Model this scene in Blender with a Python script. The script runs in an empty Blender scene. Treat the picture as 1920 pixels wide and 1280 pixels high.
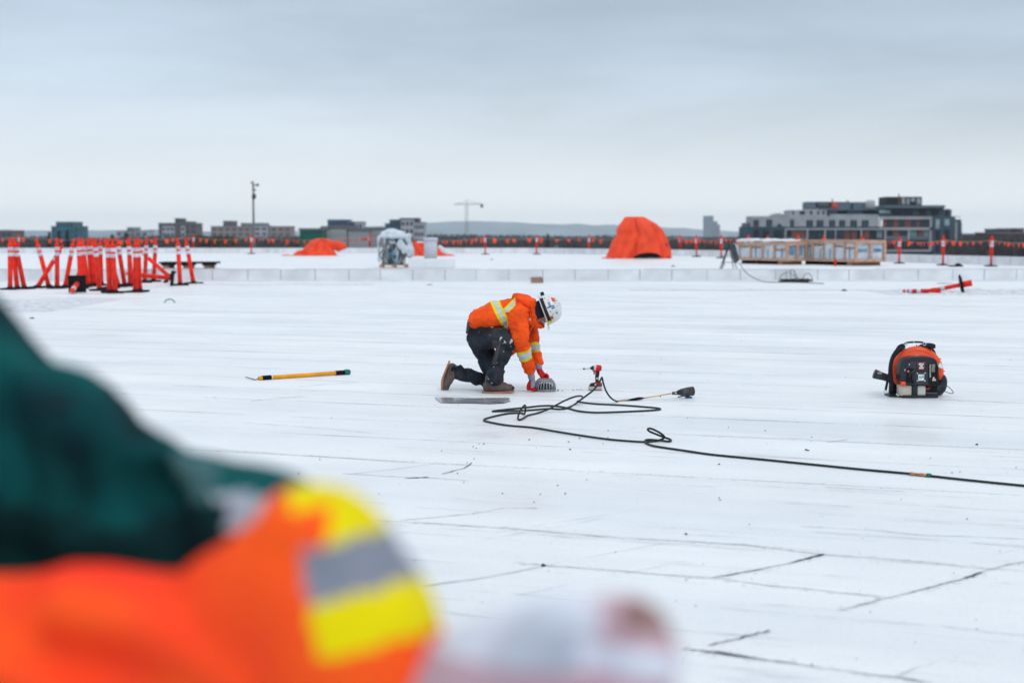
import bpy, bmesh, math, random
from mathutils import Vector, Matrix, noise, Euler
random.seed(7)
R = math.radians
scene = bpy.context.scene
col = scene.collection

# ---------------------------------------------------------------- camera
CZ, FPX, HOR = 1.45, 2667.0, 437.0
PITCH = math.atan((640 - HOR) / FPX)
cd = bpy.data.cameras.new('Camera'); cam = bpy.data.objects.new('Camera', cd); col.objects.link(cam)
cam.location = (0, 0, CZ); cam.rotation_euler = (math.pi / 2 - PITCH, 0, 0)
cd.lens = 50.0; cd.sensor_width = 36.0; cd.clip_start = 0.05; cd.clip_end = 40000
cd.dof.use_dof = True; cd.dof.focus_distance = 10.8; cd.dof.aperture_fstop = 2.1
scene.camera = cam
scene.cycles.use_denoising = True
scene.cycles.max_bounces = 6
scene.cycles.transparent_max_bounces = 12
scene.cycles.volume_bounces = 1
scene.view_settings.view_transform = 'Standard'
scene.view_settings.look = 'None'
scene.view_settings.exposure = 0.0
scene.view_settings.gamma = 1.0

# ---------------------------------------------------------------- overcast sky
SUN_EL, SUN_AZ = 52.0, 150.0      # high, from behind and to the right of the camera, veiled by cloud
w = bpy.data.worlds.new('World'); scene.world = w; w.use_nodes = True
nt = w.node_tree; nt.nodes.clear()
N = lambda t: nt.nodes.new(t)
out = N('ShaderNodeOutputWorld'); bg = N('ShaderNodeBackground'); bg.inputs[1].default_value = 1.0
tc = N('ShaderNodeTexCoord'); sep = N('ShaderNodeSeparateXYZ'); nt.links.new(tc.outputs['Generated'], sep.inputs[0])
ramp = N('ShaderNodeValToRGB'); nt.links.new(sep.outputs['Z'], ramp.inputs[0])
cr = ramp.color_ramp
cr.elements[0].position = 0.0; cr.elements[0].color = (1.0, 1.04, 1.075, 1)
cr.elements[1].position = 1.0; cr.elements[1].color = (1.08, 1.15, 1.24, 1)
for p, c in ((0.022, (0.91, 0.955, 0.995)), (0.05, (0.75, 0.815, 0.875)), (0.085, (0.60, 0.69, 0.775)),
             (0.12, (0.51, 0.61, 0.72)), (0.17, (0.45, 0.56, 0.67)), (0.24, (0.46, 0.57, 0.68)), (0.5, (0.84, 0.91, 0.99))):
    e = cr.elements.new(p); e.color = (*c, 1)
mp = N('ShaderNodeMapping'); mp.inputs['Scale'].default_value = (1.0, 0.8, 5.0); mp.inputs['Location'].default_value = (3.1, 0.4, 0.65)
nt.links.new(tc.outputs['Generated'], mp.inputs[0])
nz = N('ShaderNodeTexNoise'); nz.inputs['Scale'].default_value = 2.1; nz.inputs['Detail'].default_value = 7; nz.inputs['Roughness'].default_value = 0.55
nz.inputs['Distortion'].default_value = 0.35
nt.links.new(mp.outputs[0], nz.inputs[0])
nr = N('ShaderNodeMapRange'); nr.inputs[1].default_value = 0.34; nr.inputs[2].default_value = 0.66
nr.inputs[3].default_value = 0.83; nr.inputs[4].default_value = 1.17; nt.links.new(nz.outputs[0], nr.inputs[0])
# cloud contrast fades out toward the horizon
fz = N('ShaderNodeMapRange'); fz.inputs[1].default_value = 0.02; fz.inputs[2].default_value = 0.10; nt.links.new(sep.outputs['Z'], fz.inputs[0])
mixv = N('ShaderNodeMix'); mixv.data_type = 'FLOAT'; mixv.inputs[2].default_value = 1.0
nt.links.new(fz.outputs[0], mixv.inputs[0]); nt.links.new(nr.outputs[0], mixv.inputs[3])
vm = N('ShaderNodeVectorMath'); vm.operation = 'SCALE'; nt.links.new(ramp.outputs[0], vm.inputs[0]); nt.links.new(mixv.outputs[0], vm.inputs['Scale'])
sky = N('ShaderNodeTexSky'); sky.sky_type = 'NISHITA'; sky.sun_disc = False
sky.sun_elevation = R(SUN_EL); sky.sun_rotation = R(SUN_AZ)
sv = N('ShaderNodeVectorMath'); sv.operation = 'SCALE'; sv.inputs['Scale'].default_value = 0.006; nt.links.new(sky.outputs[0], sv.inputs[0])
ad = N('ShaderNodeVectorMath'); ad.operation = 'ADD'; nt.links.new(vm.outputs[0], ad.inputs[0]); nt.links.new(sv.outputs[0], ad.inputs[1])
nt.links.new(ad.outputs[0], bg.inputs[0]); nt.links.new(bg.outputs[0], out.inputs[0])
sl = bpy.data.lights.new('Sun', 'SUN'); sl.energy = 0.78; sl.angle = R(15); sl.color = (1.0, 0.97, 0.93)
so = bpy.data.objects.new('Sun', sl); col.objects.link(so)
so.rotation_euler = (R(90 - SUN_EL), 0, R(180 - SUN_AZ))

# ---------------------------------------------------------------- pixel -> ground helpers (1920x1280 picture)
def ray(px, py):
    u, v = px - 960, 640 - py
    c, s = math.cos(PITCH), math.sin(PITCH)
    return Vector((u, FPX * c + v * s, -FPX * s + v * c))
def G(px, py, z=0.0):
    d = ray(px, py); t = (z - CZ) / d.z
    return Vector((d.x * t, d.y * t, z))
def D(px, py, Y):
    d = ray(px, py); t = Y / d.y
    return Vector((d.x * t, Y, CZ + d.z * t))

# ---------------------------------------------------------------- materials
MATS = {}
def M(name, c, rough=0.6, var=0.12, scale=6.0, bump=0.0, bscale=None, metal=0.0, spec=0.15, alpha=None, trans=0.0, c2=None, mapscale=None, coat=0.0, det=4, rnd=0.0):
    if name in MATS: return MATS[name]
    m = bpy.data.materials.new(name); m.use_nodes = True; t = m.node_tree
    b = t.nodes['Principled BSDF']; L = t.links.new
    b.inputs['Roughness'].default_value = rough; b.inputs['Metallic'].default_value = metal
    b.inputs['Specular IOR Level'].default_value = spec; b.inputs['Transmission Weight'].default_value = trans
    b.inputs['Coat Weight'].default_value = coat
    if alpha is not None: b.inputs['Alpha'].default_value = alpha
    co = t.nodes.new('ShaderNodeTexCoord'); mm = t.nodes.new('ShaderNodeMapping'); L(co.outputs['Object'], mm.inputs[0])
    if mapscale: mm.inputs['Scale'].default_value = mapscale
    n = t.nodes.new('ShaderNodeTexNoise'); n.inputs['Scale'].default_value = scale; n.inputs['Detail'].default_value = det; L(mm.outputs[0], n.inputs[0])
    r = t.nodes.new('ShaderNodeValToRGB'); L(n.outputs[0], r.inputs[0])
    r.color_ramp.elements[0].position = 0.32; r.color_ramp.elements[1].position = 0.68
    lo = c2 or tuple(max(0, x * (1 - var)) for x in c); hi = c if c2 else tuple(min(1, x * (1 + var)) for x in c)
    r.color_ramp.elements[0].color = (*lo, 1); r.color_ramp.elements[1].color = (*hi, 1)
    if rnd:
        oi = t.nodes.new('ShaderNodeObjectInfo'); mr = t.nodes.new('ShaderNodeMapRange'); mr.inputs[3].default_value = 1 - rnd; mr.inputs[4].default_value = 1 + rnd; L(oi.outputs['Random'], mr.inputs[0])
        vs_ = t.nodes.new('ShaderNodeVectorMath'); vs_.operation = 'SCALE'; L(r.outputs[0], vs_.inputs[0]); L(mr.outputs[0], vs_.inputs['Scale']); L(vs_.outputs[0], b.inputs['Base Color'])
    else: L(r.outputs[0], b.inputs['Base Color'])
    if bump:
        n2 = t.nodes.new('ShaderNodeTexNoise'); n2.inputs['Scale'].default_value = bscale or scale * 4; n2.inputs['Detail'].default_value = 3; L(mm.outputs[0], n2.inputs[0])
        bp = t.nodes.new('ShaderNodeBump'); bp.inputs['Strength'].default_value = bump; bp.inputs['Distance'].default_value = 0.02
        L(n2.outputs[0], bp.inputs['Height']); L(bp.outputs[0], b.inputs['Normal'])
    MATS[name] = m
    return m

# ---------------------------------------------------------------- mesh builder
class MB:
    def __init__(s): s.v = []; s.f = []; s.m = []
    def add(s, vs, fs, mi=0):
        o = len(s.v); s.v += [tuple(v) for v in vs]; s.f += [tuple(i + o for i in f) for f in fs]; s.m += [mi] * len(fs); return s
    def box(s, x0, x1, y0, y1, z0, z1, mi=0, mat=None, bev=0.0):
        if bev > 0:
            b = bmesh.new(); bmesh.ops.create_cube(b, size=1)
            bmesh.ops.scale(b, vec=(x1 - x0, y1 - y0, z1 - z0), verts=b.verts)
            bmesh.ops.translate(b, vec=((x0 + x1) / 2, (y0 + y1) / 2, (z0 + z1) / 2), verts=b.verts)
            bmesh.ops.bevel(b, geom=b.edges[:], offset=bev, segments=3, affect='EDGES', profile=0.5)
            b.verts.index_update(); vs = [v.co.copy() for v in b.verts]; fs = [[v.index for v in f.verts] for f in b.faces]; b.free()
        else:
            vs = [Vector((x, y, z)) for x in (x0, x1) for y in (y0, y1) for z in (z0, z1)]
            fs = [(0, 1, 3, 2), (4, 6, 7, 5), (0, 4, 5, 1), (2, 3, 7, 6), (0, 2, 6, 4), (1, 5, 7, 3)]
        if mat is not None: vs = [mat @ v for v in vs]
        return s.add(vs, fs, mi)
    def prism(s, poly, y0, y1, mi=0, mat=None):            # poly in XZ, extruded along Y
        n = len(poly); vs = [Vector((x, y0, z)) for x, z in poly] + [Vector((x, y1, z)) for x, z in poly]
        fs = [tuple(range(n)), tuple(range(2 * n - 1, n - 1, -1))] + [(i, i + n, (i + 1) % n + n, (i + 1) % n) for i in range(n)]
        if mat is not None: vs = [mat @ v for v in vs]
        return s.add(vs, fs, mi)
    def lathe(s, prof, n=16, mi=0, mat=None, cx=0, cy=0):   # (r, z) list
        vs = []; fs = []; k = len(prof)
        for i in range(n):
            a = 2 * math.pi * i / n
            for r, z in prof: vs.append(Vector((cx + r * math.cos(a), cy + r * math.sin(a), z)))
        for i in range(n):
            j = (i + 1) % n
            for q in range(k - 1): fs.append((i * k + q, j * k + q, j * k + q + 1, i * k + q + 1))
        fs.append(tuple(i * k for i in range(n))[::-1]); fs.append(tuple(i * k + k - 1 for i in range(n)))
        if mat is not None: vs = [mat @ v for v in vs]
        return s.add(vs, fs, mi)
    def tube(s, pts, r, n=8, mi=0, closed=False, smooth=0, flat=1.0):
        pts = [Vector(p) for p in pts]; rr = r if isinstance(r, (list, tuple)) else [r] * len(pts)
        if smooth: pts, rr = spline(pts, rr, smooth)
        vs = []; fs = []; k = len(pts); up = None
        for i, p in enumerate(pts):
            t = (pts[min(i + 1, k - 1)] - pts[max(i - 1, 0)])
            if t.length < 1e-9: t = Vector((0, 0, 1))
            t.normalize()
            if up is None: up = t.orthogonal().normalized()
            up = (up - t * up.dot(t))
            if up.length < 1e-6: up = t.orthogonal()
            up.normalize(); sd = t.cross(up)
            for a in range(n):
                an = 2 * math.pi * a / n
                vs.append(p + up * (rr[i] * math.cos(an) * flat) + sd * (rr[i] * math.sin(an)))
        for i in range(k - 1):
            for a in range(n):
                b = (a + 1) % n; fs.append((i * n + a, i * n + b, (i + 1) * n + b, (i + 1) * n + a))
        fs.append(tuple(range(n))[::-1]); fs.append(tuple((k - 1) * n + a for a in range(n)))
        return s.add(vs, fs, mi)
    def loft(s, pts, n=18, ref=(0, 1, 0), smooth=4, mi=0):
        """pts: (centre, r_in_plane, r_along_ref); rounded closed ends"""
        ref = Vector(ref)
        C = [Vector(p[0]) for p in pts]; A = [p[1] for p in pts]; B = [p[2] for p in pts]
        if smooth and len(C) > 2:
            C2, A2 = spline(C, A, smooth); _, B2 = spline(C, B, smooth)
        elif smooth:
            C2 = [C[0].lerp(C[1], q / 6) for q in range(7)]; A2 = [A[0] + (A[1] - A[0]) * q / 6 for q in range(7)]; B2 = [B[0] + (B[1] - B[0]) * q / 6 for q in range(7)]
        else: C2, A2, B2 = C, A, B
        t0 = (C2[1] - C2[0]).normalized(); t1 = (C2[-1] - C2[-2]).normalized()
        pre = []; post = []
        for q in (80, 55, 28):
            e = math.sin(R(q)); c = math.cos(R(q)); m0 = min(A2[0], B2[0]) * 0.6; m1 = min(A2[-1], B2[-1]) * 0.6
            pre.append((C2[0] - t0 * m0 * e, A2[0] * c, B2[0] * c, t0))
            post.insert(0, (C2[-1] + t1 * m1 * e, A2[-1] * c, B2[-1] * c, t1))
        k = len(C2); rings = pre + [(C2[i], A2[i], B2[i], (C2[min(i + 1, k - 1)] - C2[max(i - 1, 0)]).normalized()) for i in range(k)] + post
        vs = []; fs = []
        for c, a, b, t in rings:
            u = ref - t * ref.dot(t)
            if u.length < 1e-4: u = t.orthogonal()
            u.normalize(); nn = u.cross(t)
            for j in range(n):
                an = 2 * math.pi * j / n; vs.append(c + nn * (a * math.cos(an)) + u * (b * math.sin(an)))
        for i in range(len(rings) - 1):
            for a in range(n):
                b = (a + 1) % n; fs.append((i * n + a, i * n + b, (i + 1) * n + b, (i + 1) * n + a))
        fs.append(tuple(range(n))[::-1]); fs.append(tuple((len(rings) - 1) * n + a for a in range(n)))
        return s.add(vs, fs, mi)
    def ball(s, c, r, n=12, mi=0, mat=None):
        r = r if isinstance(r, (tuple, list)) else (r, r, r); c = Vector(c); k = n // 2 + 1
        vs = []; fs = []
        for i in range(k):
            th = math.pi * (i + 0.02) / (k - 1 + 0.04)
            for j in range(n):
                ph = 2 * math.pi * j / n; p = Vector((r[0] * math.sin(th) * math.cos(ph), r[1] * math.sin(th) * math.sin(ph), r[2] * math.cos(th)))
                if mat is not None: p = mat @ p
                vs.append(c + p)
        for i in range(k - 1):
            for j in range(n):
                q = (j + 1) % n; fs.append((i * n + j, (i + 1) * n + j, (i + 1) * n + q, i * n + q))
        fs.append(tuple(range(n))); fs.append(tuple((k - 1) * n + j for j in range(n))[::-1])
        return s.add(vs, fs, mi)
    def build(s, name, mats, parent=None, smooth=False, loc=None):
        me = bpy.data.meshes.new(name); me.from_pydata(s.v, [], s.f)
        if not isinstance(mats, (list, tuple)): mats = [mats]
        for m in mats: me.materials.append(m)
        me.polygons.foreach_set('material_index', s.m)
        if smooth: me.polygons.foreach_set('use_smooth', [True] * len(s.f))
        b = bmesh.new(); b.from_mesh(me); bmesh.ops.recalc_face_normals(b, faces=b.faces); b.to_mesh(me); b.free()
        me.update()
        o = bpy.data.objects.new(name, me); col.objects.link(o)
        if parent is not None: o.parent = parent
        if loc is not None: o.location = loc
        return o
def spline(P, A, n):
    o = []; ra = []; k = len(P)
    for i in range(k - 1):
        p0 = P[max(i - 1, 0)]; p1 = P[i]; p2 = P[i + 1]; p3 = P[min(i + 2, k - 1)]
        for q in range(n):
            t = q / n
            o.append(0.5 * ((2 * p1) + (p2 - p0) * t + (2 * p0 - 5 * p1 + 4 * p2 - p3) * t * t + (3 * p1 - p0 - 3 * p2 + p3) * t ** 3))
            ra.append(A[i] + (A[i + 1] - A[i]) * t)
    o.append(P[-1]); ra.append(A[-1]); return o, ra
def remesh(mb, name, mats, voxel, parent=None, smooth=6, wrinkle=None, paint=None, keep=None):
    """union of lofts turned into one continuous surface"""
    me = bpy.data.meshes.new('tmp'); me.from_pydata(mb.v, [], mb.f)
    b = bmesh.new(); b.from_mesh(me); bmesh.ops.recalc_face_normals(b, faces=b.faces); b.to_mesh(me); b.free()
    o = bpy.data.objects.new('tmp', me); col.objects.link(o)
    m = o.modifiers.new('r', 'REMESH'); m.mode = 'VOXEL'; m.voxel_size = voxel; m.adaptivity = 0
    sm = o.modifiers.new('s', 'SMOOTH'); sm.factor = 0.5; sm.iterations = smooth
    dg = bpy.context.evaluated_depsgraph_get(); dg.update()
    me2 = bpy.data.meshes.new_from_object(o.evaluated_get(dg)); me2.name = name
    bpy.data.objects.remove(o); bpy.data.meshes.remove(me)
    if wrinkle:
        nn = [(v.co.copy(), v.normal.copy()) for v in me2.vertices]
        for v, (c, nrm) in zip(me2.vertices, nn): v.co = c + nrm * wrinkle(c)
    me2.materials.clear()
    if not isinstance(mats, (list, tuple)): mats = [mats]
    for x in mats: me2.materials.append(x)
    for p in me2.polygons:
        p.use_smooth = True; p.material_index = paint(p.center) if paint else 0
    if keep:
        b = bmesh.new(); b.from_mesh(me2)
        bmesh.ops.delete(b, geom=[f for f in b.faces if not keep(f.calc_center_median())], context='FACES'); b.to_mesh(me2); b.free()
    me2.update()
    o2 = bpy.data.objects.new(name, me2); col.objects.link(o2)
    if parent is not None: o2.parent = parent
    return o2
def tag(o, label=None, cat=None, group=None, kind=None):
    if label: o['label'] = label
    if cat: o['category'] = cat
    if group: o['group'] = group
    if kind: o['kind'] = kind
    return o
def thing(name, label, cat, loc=(0, 0, 0), rz=0.0, group=None):
    o = bpy.data.objects.new(name, None); o.empty_display_size = 0.1; col.objects.link(o)
    o.location = loc; o.rotation_euler = (0, 0, rz); return tag(o, label, cat, group)
def copy_tree(o, parent=None):
    c = o.copy(); col.objects.link(c); c.parent = parent
    for ch in list(o.children): copy_tree(ch, c)
    return c
ORD = ['first', 'second', 'third', 'fourth', 'fifth', 'sixth', 'seventh', 'eighth', 'ninth', 'tenth', 'eleventh', 'twelfth', 'thirteenth',
       'fourteenth', 'fifteenth', 'sixteenth', 'seventeenth', 'eighteenth', 'nineteenth', 'twentieth', 'twenty-first', 'twenty-second', 'twenty-third', 'twenty-fourth', 'twenty-fifth']
HAZE = 0.0001
# ================================================================ SETTING
# roof membrane: white, damp, streaked along the rolls
SD = Vector((math.cos(R(18.5)), -math.sin(R(18.5)), 0))    # direction of the rolls
def ground_material():
    m = bpy.data.materials.new('roof_membrane'); m.use_nodes = True; t = m.node_tree; b = t.nodes['Principled BSDF']; L = t.links.new
    co = t.nodes.new('ShaderNodeTexCoord')
    def tex(rot, sc, scale, det, lo, hi, a, bb, rough=0.55):
        mm = t.nodes.new('ShaderNodeMapping'); mm.vector_type = 'TEXTURE'; mm.inputs['Rotation'].default_value = (0, 0, rot)
        mm.inputs['Scale'].default_value = sc; L(co.outputs['Object'], mm.inputs[0])
        n = t.nodes.new('ShaderNodeTexNoise'); n.inputs['Scale'].default_value = scale; n.inputs['Detail'].default_value = det; n.inputs['Roughness'].default_value = rough; L(mm.outputs[0], n.inputs[0])
        r = t.nodes.new('ShaderNodeMapRange'); r.inputs[1].default_value = lo; r.inputs[2].default_value = hi; r.inputs[3].default_value = a; r.inputs[4].default_value = bb; L(n.outputs[0], r.inputs[0])
        return r.outputs[0]
    def mul(a, bb):
        x = t.nodes.new('ShaderNodeMath'); x.operation = 'MULTIPLY'; L(a, x.inputs[0]); L(bb, x.inputs[1]); return x.outputs[0]
    rot = R(-18.5)
    s1 = tex(rot, (7, 1, 1), 1.1, 6, 0.30, 0.60, 0.92, 1.0)          # long streaks
    s2 = tex(rot, (30, 1, 1), 6.0, 4, 0.35, 0.6, 0.965, 1.0)         # fine brushed streaks
    s3 = tex(0, (1, 1, 1), 0.9, 7, 0.3, 0.7, 0.93, 1.04, 0.6)           # broad cloudiness
    s4 = tex(0, (1, 1, 1), 60, 3, 0.30, 0.44, 0.78, 1.0, 0.7)       # granules
    s5 = tex(rot, (3.5, 1, 1), 1.9, 8, 0.26, 0.36, 0.72, 1.0, 0.65)   # occasional dirty smears
    v = mul(mul(mul(s1, s2), mul(s3, s4)), s5)
    mx = t.nodes.new('ShaderNodeMix'); mx.data_type = 'RGBA'; mx.inputs[6].default_value = (0.30, 0.33, 0.38, 1); mx.inputs[7].default_value = (0.755, 0.785, 0.805, 1)
    r = t.nodes.new('ShaderNodeMapRange'); r.inputs[1].default_value = 0.35; r.inputs[2].default_value = 1.0; L(v, r.inputs[0]); L(r.outputs[0], mx.inputs[0]); L(mx.outputs[2], b.inputs['Base Color'])
    ro = tex(rot, (4, 1, 1), 0.8, 5, 0.35, 0.62, 0.28, 0.62); L(ro, b.inputs['Roughness'])
    b.inputs['Specular IOR Level'].default_value = 0.35
    bp = t.nodes.new('ShaderNodeBump'); bp.inputs['Strength'].default_value = 0.25; bp.inputs['Distance'].default_value = 0.01; L(s4, bp.inputs['Height']); L(bp.outputs[0], b.inputs['Normal'])
    return m
GM = ground_material()
WHITE = M('white_membrane', (0.74, 0.76, 0.79), 0.5, 0.05, 1.2, bump=0.1)
WALLW = M('white_upstand', (0.70, 0.725, 0.755), 0.55, 0.12, 1.6, bump=0.2, det=7)
JOINT = M('joint_grey', (0.47, 0.49, 0.54), 0.7)  # grey of the panel joints on walls and curb
REDL = M('copper_edge', (0.55, 0.36, 0.33), 0.6)

# roof deck, finished right to the edge of the building
wall_pts = [(-75, 101.8), (1.5, 101.4), (12.2, 87.9), (22.6, 62.5), (30.0, 44.0), (47, 0.0), (52, -14)]
deck = MB(); poly = wall_pts + [(-75, -14)]
deck.add([(x, y, 0.0) for x, y in poly], [tuple(range(len(poly)))[::-1]])
tag(deck.build('roof_deck', GM), kind='structure')
und = MB(); n_ = len(poly); big = [(x * 1.002, y * 1.002) for x, y in poly]
und.add([(x, y, -0.02) for x, y in poly] + [(x, y, -13.4) for x, y in poly], [tuple(range(n_))[::-1]] + [(i, (i + 1) % n_, (i + 1) % n_ + n_, i + n_) for i in range(n_)])
tag(und.build('building_below_roof', M('precast', (0.42, 0.42, 0.42), 0.8, 0.1, 0.5)), 'grey building whose white flat roof everyone stands on', 'building')
# ground of the city
gd = MB(); S_ = 9500
gd.add([(-S_, -2000, -13.5), (S_, -2000, -13.5), (S_, 8500, -13.5), (-S_, 8500, -13.5)], [(0, 1, 2, 3)])
tag(gd.build('ground', M('city_ground', (0.10, 0.095, 0.085), 0.9, 0.35, 0.01, c2=(0.20, 0.20, 0.20))), kind='structure')

def wallrun(name, pts, h, th, pitch, label, cat, capmi=0, face_mats=None):
    mb = MB()
    for (x0, y0), (x1, y1) in zip(pts, pts[1:]):
        a = Vector((x0, y0, 0)); b = Vector((x1, y1, 0)); d = (b - a); Ln = d.length; ang = math.atan2(d.y, d.x)
        Tm = Matrix.Translation(a) @ Matrix.Rotation(ang, 4, 'Z')
        mb.box(0, Ln, 0, th, 0.0, h, 0, Tm)
        mb.box(-0.02, Ln + 0.02, -0.012, th + 0.012, h, h + 0.012, 2, Tm)
        mb.box(0, Ln, -0.09, -0.001, 0.0, 0.045, 3, Tm)
        k = 0.0 + random.uniform(0, pitch)
        while k < Ln:
            mb.box(k, k + random.uniform(0.02, 0.045), -0.004, 0.0, 0.05, h, 1, Tm); k += pitch * random.uniform(0.93, 1.07)
    o = mb.build(name, face_mats or [WALLW, JOINT, WHITE, WHITE]); return tag(o, label, cat)
wallrun('parapet_wall', wall_pts[:6], 0.385, 0.35, 1.05, 'low white parapet wall along the far edge of the roof', 'wall')
wallrun('roof_curb', [(-70, 42.4), (8, 42.7), (29, 43.6)], 0.36, 0.45, 1.0, 'long low white membrane curb crossing the roof behind the posts', 'curb', face_mats=[WALLW, JOINT, WHITE, WHITE])
ln = MB()
for (a, b) in (((-60, 42.72), (-7, 42.8)), ((-6.5, 42.75), (-1, 42.9)), ((4, 42.8), (9, 42.9)), ((11, 42.9), (28, 43.75))):
    ln.box(a[0], b[0], -0.012, 0.012, 0.373, 0.38, 0, Matrix.Identity(4) @ Matrix.Translation((0, (a[1] + b[1]) / 2 - 0.02, 0)))
tag(ln.build('chalk_line', REDL), 'thin faded red line running along the top of the curb', 'line')

# seams of the membrane, a sheet 4 mm above the deck
def seam_material(name, colr, lo, hi, sc, amax):
    m = bpy.data.materials.new(name); m.use_nodes = True; t = m.node_tree; b = t.nodes['Principled BSDF']; L = t.links.new
    b.inputs['Base Color'].default_value = (*colr, 1); b.inputs['Roughness'].default_value = 0.6
    co = t.nodes.new('ShaderNodeTexCoord'); n = t.nodes.new('ShaderNodeTexNoise'); n.inputs['Scale'].default_value = sc; n.inputs['Detail'].default_value = 6; n.inputs['Roughness'].default_value = 0.65
    L(co.outputs['Object'], n.inputs[0]); r = t.nodes.new('ShaderNodeMapRange'); r.inputs[1].default_value = lo; r.inputs[2].default_value = hi; r.inputs[3].default_value = 0; r.inputs[4].default_value = amax
    L(n.outputs[0], r.inputs[0]); L(r.outputs[0], b.inputs['Alpha']); return m
SEAM = seam_material('seam', (0.05, 0.055, 0.075), 0.35, 0.66, 1.3, 0.7)
SEAMN = seam_material('seam_near', (0.03, 0.028, 0.06), 0.30, 0.56, 3.2, 0.97)
SMUDGE = seam_material('smudge', (0.16, 0.17, 0.2), 0.54, 0.74, 34, 0.42)
HAIR = seam_material('hair_scratch', (0.15, 0.16, 0.20), 0.42, 0.65, 3, 0.45)
def strip(mb, pts, wd, z, mi=0, jit=0.3):
    vs = []; fs = []; k = len(pts)
    for i, p in enumerate(pts):
        p = Vector(p); a = Vector(pts[max(i - 1, 0)]); b = Vector(pts[min(i + 1, k - 1)]); d = (b - a); d.z = 0; d.normalize(); s = Vector((-d.y, d.x, 0))
        e = wd * random.uniform(1 - jit, 1 + jit) / 2 * (0.35 if i in (0, k - 1) else 1)
        vs += [(p.x + s.x * e, p.y + s.y * e, z), (p.x - s.x * e, p.y - s.y * e, z)]
    for i in range(k - 1): fs.append((2 * i, 2 * i + 1, 2 * i + 3, 2 * i + 2))
    mb.add(vs, fs, mi)
def wig(a, b, n, amp):
    a = Vector(a); b = Vector(b); d = (b - a).normalized(); s = Vector((-d.y, d.x, 0)); o = random.random() * 50
    return [a.lerp(b, i / n) + s * (noise.noise(Vector((i * 0.35 + o, o, 0))) * amp) for i in range(n + 1)]
sm_ = MB(); nrm = Vector((SD.y * -1, SD.x, 0))
c = 8.3
while c < 40:
    base = nrm * c
    t0, t1 = -32, 34
    a = base + SD * t0
    k = t0
    while k < t1:
        Ls = random.uniform(4, 13); gap = random.choice([0, 0, 0.3, 1.5])
        off = nrm * random.uniform(-0.015, 0.015)
        p = base + SD * k + off; q = base + SD * min(k + Ls, t1) + off
        strip(sm_, wig(p, q, 14, 0.02), random.uniform(0.007, 0.012) * (1 + c * 0.03), 0.004 , 0)
        if random.random() < 0.5: strip(sm_, wig(p, q, 14, 0.03), 0.09, 0.0032, 2)
        k += Ls + gap
    c += random.choice([0.78, 0.86, 0.95, 0.9])
def pseam(pp, wd, mi=1, z=0.0045, n=10, amp=0.02):
    P = [G(*q) for q in pp]; o = []
    for a, b in zip(P, P[1:]): o += wig(a, b, n, amp)[:-1]
    o.append(P[-1]); strip(sm_, o, wd, z, mi)
near = [([(690, 975), (940, 990), (1150, 1008), (1400, 1022), (1540, 1040), (1700, 1051), (1855, 1067)], 0.009),
        ([(960, 1055), (1040, 1062), (1340, 1085), (1440, 1098), (1560, 1110), (1660, 1120)], 0.009),
        ([(1280, 1217), (1310, 1220), (1400, 1233), (1560, 1255), (1750, 1281)], 0.013),
        ([(1310, 1220), (1355, 1225), (1405, 1233)], 0.03),
        ([(1335, 1084), (1420, 1069), (1500, 1052), (1545, 1039)], 0.013),
        ([(1480, 1056), (1545, 1039)], 0.02),
        ([(1570, 1146), (1640, 1128), (1745, 1102), (1810, 1084), (1855, 1068), (1925, 1052)], 0.009),
        ([(1808, 1085), (1842, 1074)], 0.022),
        ([(1328, 1211), (1380, 1199), (1420, 1188), (1445, 1183)], 0.013),
        ([(750, 976), (820, 970), (890, 963), (945, 953), (1010, 953)], 0.010),
        ([(790, 1100), (900, 1085), (1020, 1063)], 0.008),
        ([(640, 888), (760, 895), (800, 896), (880, 902)], 0.008), ([(760, 897), (805, 895)], 0.026),
        ([(650, 890), (740, 880), (830, 868)], 0.006), ([(828, 889), (870, 878), (885, 868)], 0.012),
        ([(560, 725), (610, 721), (668, 717)], 0.013), ([(470, 752), (520, 747), (572, 743)], 0.010),
        ([(1545, 913), (1620, 918), (1700, 922)], 0.006), ([(1470, 944), (1600, 950)], 0.006), ([(1500, 987), (1640, 995), (1720, 1003), (1920, 1011)], 0.007),
        ([(1820, 1018), (1925, 1026)], 0.006), ([(1765, 1174), (1850, 1185), (1930, 1193)], 0.008), ([(1550, 830), (1590, 824)], 0.008),
        ([(880, 740), (1100, 745), (1310, 752)], 0.006), ([(1620, 745), (1780, 750), (1925, 756)], 0.012),
        ([(400, 842), (600, 856), (720, 865), (900, 874)], 0.007), ([(420, 790), (560, 800), (700, 812)], 0.008), ([(180, 741), (240, 738)], 0.014)]
for pp, wd in near: pseam(pp, wd * 0.7, amp=0.010)
for pp, wd in near[:9] + near[24:25]: pseam(pp, 0.07, 2, 0.003, amp=0.05)
for _ in range(170):
    px = random.uniform(-100, 2000); py = 600 + 680 * random.random() ** 1.3
    p = G(px, py); Ls = random.uniform(0.15, 1.1) * (1 + p.y / 20); d = SD if random.random() < 0.85 else Vector((0.75, 0.6, 0))
    strip(sm_, wig(p, p + d * Ls, 8, 0.02), random.uniform(0.004, 0.009) * (1 + p.y / 30), 0.0052, 3)
tag(sm_.build('roof_seams', [SEAM, SEAMN, SMUDGE, HAIR]), kind='structure')

# shallow water left on the deck
pd = MB()
edge = [(815, 744), (850, 745), (890, 746), (930, 745.5), (952, 745), (957, 747), (950, 749), (958, 751), (945, 755), (920, 756.5), (880, 755), (850, 755), (826, 754), (818, 748)]
pd.add([G(x, y, 0.006) for x, y in edge], [tuple(range(len(edge)))])
tag(pd.build('puddle', M('puddle_water', (0.27, 0.28, 0.31), 0.12, 0.25, 6, spec=0.7, bump=0.05, bscale=8)), kind='structure')

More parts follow.
